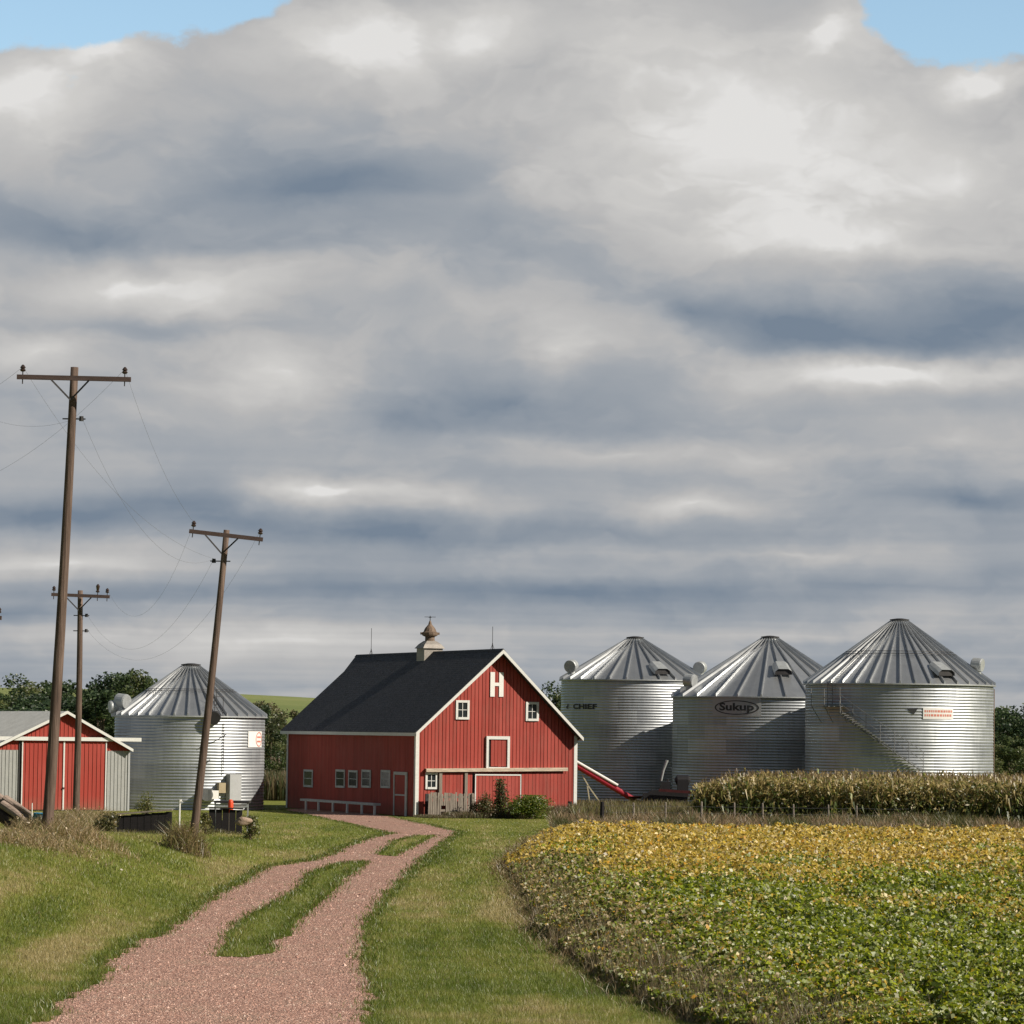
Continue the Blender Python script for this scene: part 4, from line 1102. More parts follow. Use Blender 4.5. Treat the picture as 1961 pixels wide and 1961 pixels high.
# ------------------------------------------------------------------ fence posts
POSTS = [(1152, 1535, 1580, 0.11, 'thick dark wooden fence post just right of the barn, under the auger legs', 1),
         (1213, 1537, 1582, 0.05, 'thin grey fence post in front of the foot of the red auger', 0),
         (1274, 1536, 1582, 0.05, 'thin grey fence post in front of the dark red machine', 0),
         (1342.6, 1535, 1585, 0.055, 'pale fence post at the left end of the corn', 0),
         (1406, 1537, 1585, 0.05, 'thin fence post before the corn, under the oval-marked bin lettering', 0),
         (1460.7, 1538, 1587, 0.05, 'thin fence post before the corn, below the roof peak of the oval-marked bin', 0),
         (1520, 1540, 1588, 0.05, 'thin fence post before the corn, below the gap between the two corn-side bins', 0),
         (1587, 1541, 1588, 0.045, 'thin fence post before the corn, below the ladder of the bin with the stair', 0),
         (1640, 1543, 1590, 0.05, 'pale thin fence post farthest right of the row before the corn', 0)]
for px, y0, y1, w, lab, dark in POSTS:
    Dp = 161; t = at(px, y0, Dp); b = at(px, 1590, Dp)
    mb = MB(); rdx = random.uniform(-0.05, 0.05)
    mb.tube([(0, 0, -0.3), (rdx * 0.5, 0, t.z * 0.5), (rdx, 0, t.z - 0.02), (rdx, 0, t.z)], [w, w * 0.95, w * 0.85, w * 0.5], 8)
    o = mb.build('fence_post', GREYWOOD if not dark else BLACKTIMBER_SHADE); o.location = (b.x, Dp, 0)
    tag(o, lab, 'fence post', 'fence posts along the back of the yellow field')
mb = MB()
for zz in (0.6, 0.95, 1.25):
    xs_ = [at(p[0], 1590, 161).x for p in POSTS] + [at(1740, 1590, 161).x]
    for a, b in zip(xs_[:-1], xs_[1:]): mb.tube([(a, 160.94, zz), ((a + b) / 2, 160.94, zz - 0.03), (b, 160.94, zz)], 0.006, 4)
tag(mb.build('fence_wire', WIREM), 'thin wire strands strung between the fence posts before the corn', 'fence wire')
# two posts standing before the barn gable
for (X, Y0, w, lab, m) in ((600, 490, 0.06, 'grey post standing among weeds in front of the big barn door', GREYWOOD), (1668, 480, 0.12, 'thick dark post at the right corner of the barn gable', BLACKTIMBER_SHADE)):
    px, py = 900 + X / 8.78, 1480 + Y0 / 8.78
    u, z = BF.front(px, py, -0.9); p = BF.o + BF.u * u - BF.v * 0.9
    mb = MB(); mb.tube([(0, 0, -0.2), (0.02, 0, z * 0.6), (0.03, 0, z)], [w, w, w * 0.9], 9); o = mb.build('wooden_post', m); o.location = p
    tag(o, lab, 'post')

# ------------------------------------------------------------------ low dark wall, rack, small items
WD = 130
def wl_(X, Y, d=0): return at(*ZW(X, Y), WD + d)
for (Xa, Xb, ya, yb, yc, yd, lab) in ((262, 900, 372, 322, 520, 545, 'long low timber wall with painted-in shade holding back the grass, left of the leaning pole'), (1328, 1720, 300, 308, 480, 485, 'short low timber wall with painted-in shade right of the leaning pole')):
    WD = 130 if Xa < 500 else 141
    A = wl_(Xa, yc); B = wl_(Xb, yd); At = wl_(Xa, ya); Bt = wl_(Xb, yb)
    zA, zB = tz(A.x, WD), tz(B.x, WD)
    o = thing('timber_wall', (A.x, WD, 0), 0, lab, 'low wall', 'low timber walls with painted-in shade')
    n = int((B.x - A.x) / 0.24); rd = random.Random(n); mb = MB()
    for i in range(n):
        t = i / n; x = (B.x - A.x) * t; zt = At.z + (Bt.z - At.z) * t + rd.uniform(-0.02, 0.02)
        mb.bb((x, rd.uniform(-0.015, 0), -0.2), (x + 0.2398, 0.15 + rd.uniform(0, 0.05), zt), tone=rd.random())
    mb.build('timbers', BLACKTIMBER_SHADE, o)  # shade of the low face is put into the black colour
    mb = MB(); mb.beam(V((0, 0.08, At.z + 0.05)), V((B.x - A.x, 0.08, Bt.z + 0.05)), 0.34, 0.05); mb.build('cap_board', GREYWOOD if Xa < 500 else BLACKTIMBER_SHADE, o)
# flat rack / cart on the short wall
RK = 145
r0 = at(*ZW(1400, 300), RK); rz = tz(r0.x, RK)
rk = thing('hay_rack', (r0.x, RK, 0), 0, 'small open cart with a dark flat deck and pale rails behind the short black wall', 'cart')
lr = lambda X, Y, d=0: at(*ZW(X, Y), RK + d) - V((r0.x, RK, 0))
mb = MB(); a = lr(1400, 212); b = lr(1800, 212); mb.bb((a.x, -0.5, a.z - 0.05), (b.x, 0.9, a.z + 0.04)); mb.build('deck', DARKIRON_SHADE, rk)
mb = MB(); a = lr(1410, 262); b = lr(1790, 262); mb.bb((a.x, -0.45, a.z - 0.03), (b.x, -0.35, a.z + 0.08)); mb.build('side_rail', GALVDULL, rk)
for X in (1412, 1600, 1788):
    a = lr(X, 212); mb = MB(); mb.bb((a.x - 0.03, -0.44, rz - 0.2), (a.x + 0.03, -0.36, a.z - 0.05)); mb.build('leg', GALVDULL, rk)
for dy in (-0.3, 0.7):
    c = V((lr(1500, 0).x, dy, rz + 0.22)); mb = MB(); mb.tube([c - V((0, 0.08, 0)), c + V((0, 0.08, 0))], 0.24, 16); mb.build('wheel', RUBBER, rk)
p = at(*ZW(1580, 265), RK - 0.8); mb = MB(); hgt = 0.55
mb.lathe([(0, 0), (0.10, 0), (0.11, 0.05), (0.11, hgt - 0.12), (0.09, hgt - 0.04), (0.05, hgt), (0, hgt)], 14); o = mb.build('orange_drum', ORANGE, None, True); o.location = (p.x, RK - 0.8, p.z - hgt / 2)
mb = MB(); mb.box((0, 0, -0.1), (0.34, 0.34, 0.2)); 
tag(o, 'orange red plastic drum standing in front of the small cart', 'drum')
# drum stand so it rests on the ground
zz = p.z - hgt / 2; mb = MB(); gz = tz(p.x, RK - 0.8); mb.bb((-0.2, -0.15, gz - 0.1 - 0), (0.2, 0.15, zz - 0.002)); o = mb.build('wooden_crate', GREYWOOD); o.location = (p.x, RK - 0.8, 0)
tag(o, 'grey wooden block under the orange red drum', 'crate')
# white stand pipe
p = at(*ZW(990, 300), 142); mb = MB(); gz = tz(p.x, 142); zt = at(*ZW(990, 188), 142).z
mb.tube([(0, 0, gz - 0.2), (0, 0, zt - 0.12)], 0.035, 10); mb.tube([(0, 0, zt - 0.2), (0, 0, zt)], [0.03, 0.09], 8); mb.tube([(0, 0, zt - 0.06), (0.1, -0.05, zt - 0.08)], 0.025, 6)
o = mb.build('water_hydrant', SIGNWHITE); o.location = (p.x, 142, 0); tag(o, 'small white standing hydrant pipe left of the leaning pole', 'hydrant')
# tan stone right of the wall
def rock(loc, sx, sy, sz, m, seed, name='field_stone'):
    rd = random.Random(seed); bm = bmesh.new(); bmesh.ops.create_icosphere(bm, subdivisions=3, radius=1)
    off = rd.uniform(0, 50)
    for v in bm.verts:
        c = v.co; k = 1 + 0.16 * math.sin(c.x * 2.7 + off) * math.cos(c.y * 3.1 + off) + 0.10 * math.sin(c.z * 3 + c.x * 2 + off) + rd.uniform(-0.03, 0.03)
        v.co = V((c.x * sx * k, c.y * sy * k, c.z * sz * k))
    me = bpy.data.meshes.new(name); bm.to_mesh(me); bm.free(); me.materials.append(m); o = bpy.data.objects.new(name, me); COL.objects.link(o); o.location = loc; return o
p = at(*ZW(1725, 425), 135.5); p = at(*ZW(1725, 440), 129); o = rock((p.x, 129, p.z), 0.30, 0.2, 0.15, STONE, 8); tag(o, 'tan field stone at the right end of the short black wall', 'stone')
# blue bucket by the nearest pole
p = at(*ZS(492, 1690), 102.5); gz = tz(p.x, 102.5); mb = MB(); hh = 0.5
mb.lathe([(0, 0.02), (0.13, 0), (0.16, hh), (0.165, hh), (0.15, hh - 0.02), (0.125, 0.04), (0, 0.04)], 18); o = mb.build('blue_bucket', BLUE, None, True)
zb = at(*ZS(492, 1720), 102.5).z; o.location = (p.x, 102.5, max(gz, zb - 0.02)); tag(o, 'bright blue bucket at the foot of the tallest pole', 'bucket')
# log pile at the left edge
LD = 118
logs = [((-60, 1290), (270, 1590)), ((0, 1330), (330, 1600)), ((60, 1340), (400, 1590)), ((30, 1400), (360, 1650)), ((-60, 1400), (280, 1680)), ((180, 1400), (440, 1560)), ((-90, 1480), (200, 1690)), ((-160, 1380), (60, 1560))]
names = ['topmost grey log slanting down from the left edge', 'second grey log of the pile, tucked under the topmost', 'long pale log on the front of the pile', 'lower grey log on the right side of the pile', 'dark log in the middle of the pile',
         'thin pale rail lying along the right of the log pile', 'lowest dark log at the bottom of the pile', 'dark log mostly beyond the left edge of the picture']
for i, ((xa, ya), (xb, yb)) in enumerate(logs):
    d0 = LD + [0, -0.35, -0.7, -0.9, -0.3, -1.0, -0.6, 0.3][i]; d1 = d0 - 0.6
    a = at(*ZS(xa, ya), d0); b = at(*ZS(xb, yb), d1); r = [0.17, 0.16, 0.17, 0.15, 0.2, 0.07, 0.2, 0.18][i]
    o = thing('log', a, 0, names[i] + ' beside the shed', 'log', 'logs piled at the left edge')
    mb = MB(); mb.tube([V((0, 0, 0)), (b - a) * 0.5 + V((0, 0, 0.03)), b - a], [r, r * 0.97, r * 0.9], 12, cap=False); mb.build('bark', LOGSKIN if i in (0, 1, 2, 3, 5) else LOGEND, o)
    for t, q in ((0.0, V((0, 0, 0))), (1, b - a)):
        dd = (b - a).normalized() * (0.02 if t else -0.02); mb = MB(); mb.tube([q - dd * 0.5, q + dd], r * 0.93, 12); mb.build('cut_end', LOGEND, o)
# thin white marker rod
p = at(*ZS(405, 1640), 112); zt = at(*ZS(405, 1385), 112).z; mb = MB(); mb.tube([(0, 0, tz(p.x, 112) - 0.2), (0, 0, zt)], 0.018, 6); o = mb.build('marker_rod', SIGNWHITE); o.location = (p.x, 112, 0); tag(o, 'thin white marker rod between the log pile and the tallest pole', 'marker rod')
# ------------------------------------------------------------------ vegetation
def blades(x, y, z, h, w, lean, rng=rng):
    """single triangles growing from x,y,z"""
    n = len(x); a = rng.uniform(0, 2 * np.pi, n); la = rng.uniform(0, 2 * np.pi, n); l = rng.uniform(0, 1, n) * lean * h
    dx = np.cos(a) * w / 2; dy = np.sin(a) * w / 2 * 0.6
    p = np.stack([x, y, z - 0.01], 1)
    A = p + np.stack([dx, dy, 0 * x], 1); B = p - np.stack([dx, dy, 0 * x], 1)
    T = p + np.stack([np.cos(la) * l, np.sin(la) * l, h], 1)
    return np.stack([A, B, T], 1).reshape(-1, 3)
def bent(x, y, z, h, w, lean, rng=rng):
    """bent blades: quads (kite) with the widest point part of the way up"""
    n = len(x); a = rng.uniform(0, 2 * np.pi, n); la = rng.uniform(0, 2 * np.pi, n); l = rng.uniform(0.2, 1, n) * lean * h
    s = np.stack([np.cos(a), np.sin(a) * 0.7, 0 * x], 1) * (w / 2)[:, None]
    p = np.stack([x, y, z], 1); d = np.stack([np.cos(la), np.sin(la), 0 * x], 1) * l[:, None]
    m = p + d * 0.3 + np.array([0, 0, 1]) * (h * 0.6)[:, None]; t = p + d + np.array([0, 0, 1]) * h[:, None]
    return np.stack([p, m - s, t, m + s], 1).reshape(-1, 3)

dA = np.array(driveD); sA1 = np.array(s1); sA2 = np.array(s2); soyA = np.array(soy)
def in_any_drive(x, y):
    return inpoly(x, y, driveD) & ~inpoly(x, y, s1) & ~inpoly(x, y, s2)
def in_barn(x, y, pad=0.0):
    dx = x - N0.x; dy = y - N0.y; u = dx * BF.u.x + dy * BF.u.y; v = dx * BF.v.x + dy * BF.v.y
    return (u > -pad) & (u < BW + pad) & (v > -pad) & (v < BL + pad)
def sample(n, y0, y1, pw=2.2, pad=1.12):
    u = rng.uniform(0, 1, n); a = y0 ** (1 - pw); b = y1 ** (1 - pw)
    y = (a + (b - a) * u) ** (1 / (1 - pw))
    x = rng.uniform(-0.149 * pad, 0.149 * pad, n) * y
    return x, y
# lawn
x, y = sample(1150000, 50, 205)
k = ~in_any_drive(x, y) & ~inpoly(x, y, soy) & ~in_barn(x, y, 0.05) & ~inpoly(x, y, corn) & ~((x > 7) & (y > 160))
x, y = x[k], y[k]; z = terrain(x, y)
sc = y / 60.0
xr_ = x - np.interp(y, _ly, _lx); n1 = fbm(x * 0.16, y * 0.16, 3); n2 = fbm(xr_ * 0.75, y * 0.055, 9); n3 = fbm(x * 1.7, y * 1.7, 21)
h = (0.045 + 0.05 * rng.uniform(0, 1, len(x)) + 0.07 * n3 ** 2) * np.clip((230 - y) / 95, 0.35, 1.1)
w = 0.013 * sc ** 1.05 * rng.uniform(0.7, 1.3, len(x))
v = blades(x, y, z, h, w, 0.9)
t = np.clip((n1 - 0.5) * 0.9 + (n2 - 0.5) * 1.7 + (n3 - 0.5) * 0.8 + 0.47 + rng.normal(0, 0.14, len(x)) - np.where(x > 0, 0.07, 0.0), 0, 1)
stops = np.array([0, 0.3, 0.55, 0.75, 1.0]); cr = np.array([(0.115, 0.165, 0.020), (0.200, 0.250, 0.036), (0.275, 0.305, 0.058), (0.360, 0.345, 0.100), (0.50, 0.41, 0.20)])
c = np.stack([np.interp(t, stops, cr[:, i]) for i in range(3)], 1)
dry = rng.uniform(0, 1, len(x)) < 0.07; c[dry] = np.array([0.27, 0.22, 0.12]) * rng.uniform(0.7, 1.2, (dry.sum(), 1))
tag(fast_mesh('lawn_grass', v, 3, c, LEAF), 'mown green and straw-streaked lawn grass either side of the gravel drive', 'grass', kind='stuff')
# longer fringe along gravel edges
ex = []; 
for poly, cnt in ((driveD, 26), (s1, 34), (s2, 20)):
    P_ = np.array(poly); idx = rng.integers(0, len(P_), len(P_) * cnt)
    q = P_[idx] + rng.normal(0, 0.14, (len(idx), 2)); ex.append(q)
q = np.concatenate(ex); q = q[(q[:, 1] > 50) & (q[:, 1] < 200)]
inside = in_any_drive(q[:, 0], q[:, 1]); q = q[~inside | (rng.uniform(0, 1, len(q)) < 0.25)]
x, y = q[:, 0], q[:, 1]; z = terrain(x, y); sc = y / 60
v = bent(x, y, z + 0.01, rng.uniform(0.05, 0.17, len(x)) * np.clip((200 - y) / 80, 0.25, 1), 0.014 * sc, 0.8)
c = pick([(0.085, 0.13, 0.014), (0.14, 0.19, 0.022), (0.19, 0.22, 0.04), (0.28, 0.23, 0.09)], len(x), [3, 4, 2, 1])
tag(fast_mesh('edge_grass', v, 4, c, LEAF), 'ragged longer grass along the edges of the gravel drive', 'grass', kind='stuff')
# stones on gravel
x, y = sample(260000, 50, 190, 2.0, 1.0); k = inpoly(x, y, driveD) & ~inpoly(x, y, s1); x, y = x[k], y[k]; z = terrain(x, y) + 0.02
n = len(x); r = 0.0105 * (y / 55) ** 0.5 * rng.lognormal(0, 0.4, n)
dirs = np.array([(0, 0, 1), (1, 0, 0), (0, 1, 0), (-1, 0, 0), (0, -1, 0)], float)
rot = rng.uniform(0, 2 * np.pi, n); cs, sn = np.cos(rot), np.sin(rot)
pts = []
for d in dirs:
    jit = rng.uniform(0.7, 1.25, n) * r; px_ = (d[0] * cs - d[1] * sn) * jit; py_ = (d[0] * sn + d[1] * cs) * jit; pz_ = d[2] * jit * 0.75
    pts.append(np.stack([x + px_, y + py_, z + pz_], 1))
tri = np.concatenate([np.stack([pts[0], pts[1 + i], pts[1 + (i + 1) % 4]], 1) for i in range(4)], 0)
cc = pick([(0.47, 0.29, 0.23), (0.35, 0.20, 0.16), (0.55, 0.38, 0.32), (0.19, 0.105, 0.085), (0.56, 0.45, 0.38)], n, [4, 3, 1.4, 2.6, 0.4])
tag(fast_mesh('loose_gravel', tri.reshape(-1, 3), 3, np.concatenate([cc] * 4, 0), STONECOL), 'loose pink gravel stones covering the drive', 'gravel', kind='stuff')

# soybeans
def dist_edge(x, y, poly):
    P_ = np.array(poly); d = np.full(len(x), 1e9)
    for i in range(len(P_)):
        a = P_[i]; b = P_[(i + 1) % len(P_)]; ab = b - a
        t = np.clip(((x - a[0]) * ab[0] + (y - a[1]) * ab[1]) / (ab @ ab), 0, 1)
        d = np.minimum(d, np.hypot(x - a[0] - ab[0] * t, y - a[1] - ab[1] * t))
    return d
x, y = sample(950000, 49, 151.5, 1.95, 1.1)
x = x + 0.0; de_poly = soy
k = inpoly(x, y, soy); x, y = x[k], y[k]
wob = (fbm(x * 1.3, y * 0.9, 77) - 0.45) * 2.0
d = dist_edge(x, y, soy) ; k = d > np.maximum(wob * 0.9, 0) * 0.9; x, y, d = x[k], y[k], d[k]
clump = fbm(x * 1.9, y * 1.1, 5, 2); big = fbm(x * 0.35, y * 0.3, 6)
top = 0.60 + 0.42 * (clump - 0.5) * 2 * 0.55 + 0.28 * (big - 0.5) + 0.08
top = top * np.clip(0.42 + d * 0.42, 0, 1.05)
dep = rng.uniform(0, 1, len(x)) ** 1.7
lowfrac = np.where(d < 0.7, 0.95, 0.45)
z = top * (1 - dep * lowfrac)
sc = y / 60.0
size = 0.098 * sc ** 0.42 * rng.uniform(0.55, 1.35, len(x))
nr = unit(rng.normal(size=(len(x), 3)) * np.array([0.75, 0.75, 0.45]) + np.array([0.1, -0.25, 0.75]))
v = leaf_quads(np.stack([x, y, z], 1), size, nr, 0.72)
gold = np.clip((y - 84) / 34 + (fbm(x * 0.35, y * 0.10, 31) - 0.5) * 2.0 + (fbm(x * 1.5, y * 0.6, 35) - 0.5) * 0.8, 0, 1)
dl = x - np.interp(y, np.array([p[1] for p in soy[1:11]])[::-1], np.array([p[0] for p in soy[1:11]])[::-1])
edge = np.clip(1.25 - np.maximum(dl, 0) / (1.4 + 4.0 * fbm(x * 0.25, y * 0.12, 44)), 0, 1) * 0.9 * np.clip((y - 44) / 26, 0.35, 1)
gold = np.maximum(gold, edge)
pg = pick([(0.10, 0.145, 0.012), (0.20, 0.26, 0.014), (0.34, 0.38, 0.014), (0.38, 0.41, 0.18), (0.58, 0.58, 0.40), (0.46, 0.36, 0.03), (0.44, 0.36, 0.20)], len(x), [4.0, 4, 3.4, 1.2, 0.5, 0.5, 0.35])
py_ = pick([(0.60, 0.43, 0.055), (0.66, 0.51, 0.12), (0.46, 0.33, 0.06), (0.70, 0.58, 0.26), (0.30, 0.28, 0.045), (0.66, 0.34, 0.03), (0.20, 0.14, 0.05)], len(x), [4, 3, 2.4, 1.6, 1.6, 0.5, 1.0])
pe = pick([(0.34, 0.25, 0.10), (0.46, 0.35, 0.16), (0.16, 0.16, 0.035), (0.58, 0.47, 0.28), (0.16, 0.20, 0.025), (0.60, 0.34, 0.03)], len(x), [2.4, 2.4, 3, 1.4, 4.2, 0.5])
u = rng.uniform(0, 1, len(x)); c = np.where((u < gold)[:, None], np.where((edge > 0.25)[:, None] & (y < 112)[:, None], pe, py_), pg)
tag(fast_mesh('soybean_plants', v, 4, c, LEAF), 'field of soybean plants turning from green in front to gold at the back', 'crop field', kind='stuff')
# stems and dry stalks in the soybean edge
x, y = sample(240000, 50, 151, 2.0, 1.1); k = inpoly(x, y, soy); x, y = x[k], y[k]; d = dist_edge(x, y, soy); k = (d < 1.2) | (rng.uniform(0, 1, len(x)) < 0.10); x, y, d = x[k], y[k], d[k]
hh = rng.uniform(0.35, 0.85, len(x)) * np.clip(0.55 + d * 0.5, 0, 1.05)
v = bent(x, y, 0 * x, hh, 0.012 * (y / 60), 0.4)
c = pick([(0.24, 0.19, 0.10), (0.33, 0.27, 0.16), (0.12, 0.11, 0.04), (0.16, 0.10, 0.06)], len(x))
tag(fast_mesh('soybean_stalks', v, 4, c, LEAF), 'dry stalks and weeds mixed into the edge of the soybean field', 'weeds', kind='stuff')
# fringe weeds outside soybean edge
P_ = np.array(densify(soy[:11], 0.2, 0.05, 2, closed=False)); idx = rng.integers(0, len(P_), 11000); q = P_[idx] + rng.normal(0, 0.30, (11000, 2)); q = q[(q[:, 1] > 50) & (q[:, 1] < 150)]
v = bent(q[:, 0], q[:, 1], 0 * q[:, 0], rng.uniform(0.05, 0.26, len(q)), 0.012 * q[:, 1] / 60, 1.2)
c = pick([(0.30, 0.22, 0.11), (0.40, 0.31, 0.17), (0.16, 0.18, 0.04), (0.18, 0.11, 0.06)], len(q))
tag(fast_mesh('field_edge_grass', v, 4, c, LEAF), 'brown dry grass fringing the left edge of the soybean field', 'grass', kind='stuff')

# corn
cx = []; cy = []
for row_y in np.arange(164.5, 188, 0.76):
    xx = np.arange(8.0, 34, 0.22); cx.append(xx + rng.normal(0, 0.05, len(xx))); cy.append(np.full(len(xx), row_y) + rng.normal(0, 0.06, len(xx)))
cx = np.concatenate(cx); cy = np.concatenate(cy); k = inpoly(cx, cy, corn); cx, cy = cx[k], cy[k]
front = cy < 172
ch = 2.42 * rng.uniform(0.78, 1.08, len(cx)) * np.clip(0.80 + (cx - 8.3) * 0.06, 0, 1.0) + (fbm(cx * 0.5, cy * 0.5, 2) - 0.5) * 0.35
V_ = []; C_ = []
# stalks
s = np.full(len(cx), 0.035); a = rng.uniform(0, 3.14, len(cx))
dx = np.cos(a) * s; lean = rng.normal(0, 0.06, (len(cx), 2))
V_.append(np.stack([np.stack([cx - dx, cy, 0 * cx], 1), np.stack([cx + dx, cy, 0 * cx], 1), np.stack([cx + lean[:, 0] + dx * .5, cy + lean[:, 1], ch], 1), np.stack([cx + lean[:, 0] - dx * .5, cy + lean[:, 1], ch], 1)], 1).reshape(-1, 3))
C_.append(pick([(0.20, 0.17, 0.07), (0.12, 0.14, 0.04), (0.30, 0.25, 0.13)], len(cx)))
for lf in range(22):
    t = 0.10 + 0.86 * lf / 21 + rng.normal(0, 0.03, len(cx))
    base = np.stack([cx + lean[:, 0] * t, cy + lean[:, 1] * t, ch * t], 1)
    az = a + lf * np.pi + rng.normal(0, 0.5, len(cx)); L = rng.uniform(0.22, 0.46, len(cx)); up = rng.uniform(-0.02, 0.22, len(cx))
    d = np.stack([np.cos(az), np.sin(az), 0 * az], 1); sd = np.stack([-np.sin(az), np.cos(az), rng.normal(0, 0.5, len(cx))], 1) * 0.045
    mid_ = base + d * (L * 0.5)[:, None] + np.array([0, 0, 1]) * up[:, None]; tip = base + d * L[:, None] + np.array([0, 0, 1]) * (up - rng.uniform(0.1, 0.55, len(cx)))[:, None]
    V_.append(np.stack([base - sd * .6, base + sd * .6, mid_ + sd, mid_ - sd], 1).reshape(-1, 3)); V_.append(np.stack([mid_ - sd, mid_ + sd, tip + sd * 0.15, tip - sd * 0.15], 1).reshape(-1, 3))
    gz = np.clip(t, 0, 1)
    grn = pick([(0.05, 0.08, 0.014), (0.09, 0.13, 0.02), (0.17, 0.17, 0.035), (0.28, 0.22, 0.09)], len(cx), [3, 4, 2, 1.2]); tn = pick([(0.40, 0.31, 0.12), (0.50, 0.40, 0.18), (0.28, 0.24, 0.07), (0.54, 0.48, 0.29), (0.26, 0.30, 0.06)], len(cx), [4, 2.4, 3.0, 0.25, 1.6])
    right = np.clip((cx - 9) / 14, 0, 1)
    pt = np.clip((gz - 0.48) * 2.4, 0.08, 0.92)
    cc = np.where((rng.uniform(0, 1, len(cx)) < pt)[:, None], tn, grn)
    C_ += [cc, cc]
for i in range(3):
    az = rng.uniform(0, 6.28, len(cx)); b0 = np.stack([cx + lean[:, 0], cy + lean[:, 1], ch - 0.03], 1); tp = b0 + np.stack([np.cos(az) * 0.1, np.sin(az) * 0.1, rng.uniform(0.15, 0.3, len(cx))], 1); sd = np.stack([np.cos(az + 1.5), np.sin(az + 1.5), 0 * az], 1) * 0.02
    V_.append(np.stack([b0 - sd, b0 + sd, tp + sd * .6, tp - sd * .6], 1).reshape(-1, 3)); C_.append(pick([(0.33, 0.25, 0.13), (0.24, 0.17, 0.09)], len(cx)))
nl = 60000; xx_ = rng.uniform(8.3, 33, nl); yy_ = np.where(rng.uniform(0, 1, nl) < 0.55, rng.uniform(164, 168, nl), rng.uniform(164, 188, nl)); k = inpoly(xx_, yy_, corn); xx_, yy_ = xx_[k], yy_[k]; nl = len(xx_)
zt_ = 2.35 * np.clip(0.80 + (xx_ - 8.3) * 0.06, 0, 1.0) + (fbm(xx_ * 0.5, yy_ * 0.5, 2) - 0.5) * 0.4
fz = rng.uniform(0.08, 1.06, nl); zz2 = zt_ * fz
V_.append(leaf_quads(np.stack([xx_, yy_, zz2], 1), rng.uniform(0.12, 0.30, nl), unit(rng.normal(size=(nl, 3)) + np.array([0.3, -0.5, 0.5])), 0.38))
gq = rng.uniform(0, 1, nl) < np.clip(1.15 - fz + (fbm(xx_ * 0.3, yy_ * 0.2, 61) - 0.5) * 1.2 , 0.1, 0.9)
C_.append(np.where(gq[:, None], pick([(0.07, 0.10, 0.02), (0.12, 0.15, 0.03), (0.20, 0.20, 0.05)], nl), pick([(0.40, 0.31, 0.12), (0.50, 0.40, 0.18), (0.28, 0.24, 0.07)], nl)))
tag(fast_mesh('corn_plants', np.concatenate(V_), 4, np.concatenate(C_), LEAF), 'strip of tall drying corn in front of the right-hand grain bins', 'crop field', kind='stuff')
# brown weeds between the soybeans and the corn / fence line and below the machinery
x = rng.uniform(2.0, 30, 60000); y = rng.uniform(152.5, 166, 60000); k = ~in_barn(x, y, 0.1); x, y = x[k], y[k]
hb_ = 0.25 + 1.1 * fbm(x * 0.9, y * 0.9, 50); hb_ = hb_ * np.where(x < 8, 0.9, 1.0)
v = bent(x, y, terrain(x, y), hb_ * rng.uniform(0.5, 1.15, len(x)), rng.uniform(0.02, 0.05, len(x)), 0.7)
g_ = fbm(x * 0.4, y * 0.4, 51) > 0.56
c = np.where(g_[:, None], pick([(0.07, 0.09, 0.02), (0.12, 0.13, 0.03), (0.17, 0.15, 0.05)], len(x)), pick([(0.30, 0.20, 0.12), (0.40, 0.28, 0.16), (0.16, 0.11, 0.07), (0.48, 0.36, 0.21), (0.13, 0.14, 0.04)], len(x)))
tag(fast_mesh('fence_row_weeds', v, 4, c, LEAF), 'brown weeds along the fence between the yellow field and the corn', 'weeds', kind='stuff')
x = rng.uniform(3.3, 13, 26000); y = rng.uniform(170, 196, 26000); k = ~in_barn(x, y, 0.15) & ~inpoly(x, y, corn); x, y = x[k], y[k]
v = bent(x, y, terrain(x, y), rng.uniform(0.3, 1.0, len(x)), rng.uniform(0.02, 0.06, len(x)), 0.35)
c = pick([(0.13, 0.14, 0.04), (0.22, 0.20, 0.06), (0.28, 0.22, 0.11), (0.09, 0.07, 0.05)], len(x))
tag(fast_mesh('yard_weeds', v, 4, c, LEAF), 'rough weeds in the yard right of the barn under the auger', 'weeds', kind='stuff')

# dry weeds round poles, barn foot
def weeds(name, label, cx_, cy_, rx, ry, n, h0, h1, pal, wts=None, wid=(0.008, 0.022), lean=0.95, leafy=0.3, stuff=True):
    x = cx_ + rng.normal(0, 0.5, n) * rx; y = cy_ + rng.normal(0, 0.5, n) * ry
    fall = np.exp(-(((x - cx_) / rx) ** 2 + ((y - cy_) / ry) ** 2) * 0.7)
    z = terrain(x, y); hh = (h0 + (h1 - h0) * rng.uniform(0, 1, n) ** 1.3) * (0.35 + 0.65 * fall)
    v1 = bent(x, y, z, hh, rng.uniform(*wid, n), lean); c1 = pick(pal, n, wts)
    m_ = int(n * leafy)
    if m_:
        i = rng.integers(0, n, m_); t = rng.uniform(0.3, 1.0, m_)
        p = np.stack([x[i] + rng.normal(0, 0.08, m_), y[i] + rng.normal(0, 0.08, m_), z[i] + hh[i] * t], 1)
        v2 = leaf_quads(p, rng.uniform(0.04, 0.11, m_), unit(rng.normal(size=(m_, 3)) + np.array([0, -0.3, 0.5])), 0.5); c2 = pick(pal, m_, wts)
        v1 = np.concatenate([v1, v2]); c1 = np.concatenate([c1, c2])
    return tag(fast_mesh(name, v1, 4, c1, LEAF), label, 'weeds', kind='stuff' if stuff else None)
DRY = [(0.32, 0.235, 0.13), (0.46, 0.34, 0.18), (0.22, 0.16, 0.07), (0.20, 0.21, 0.05), (0.56, 0.44, 0.27)]
pn = G(90, 1593, 1.5)
px1 = at(89, 1593, 101)
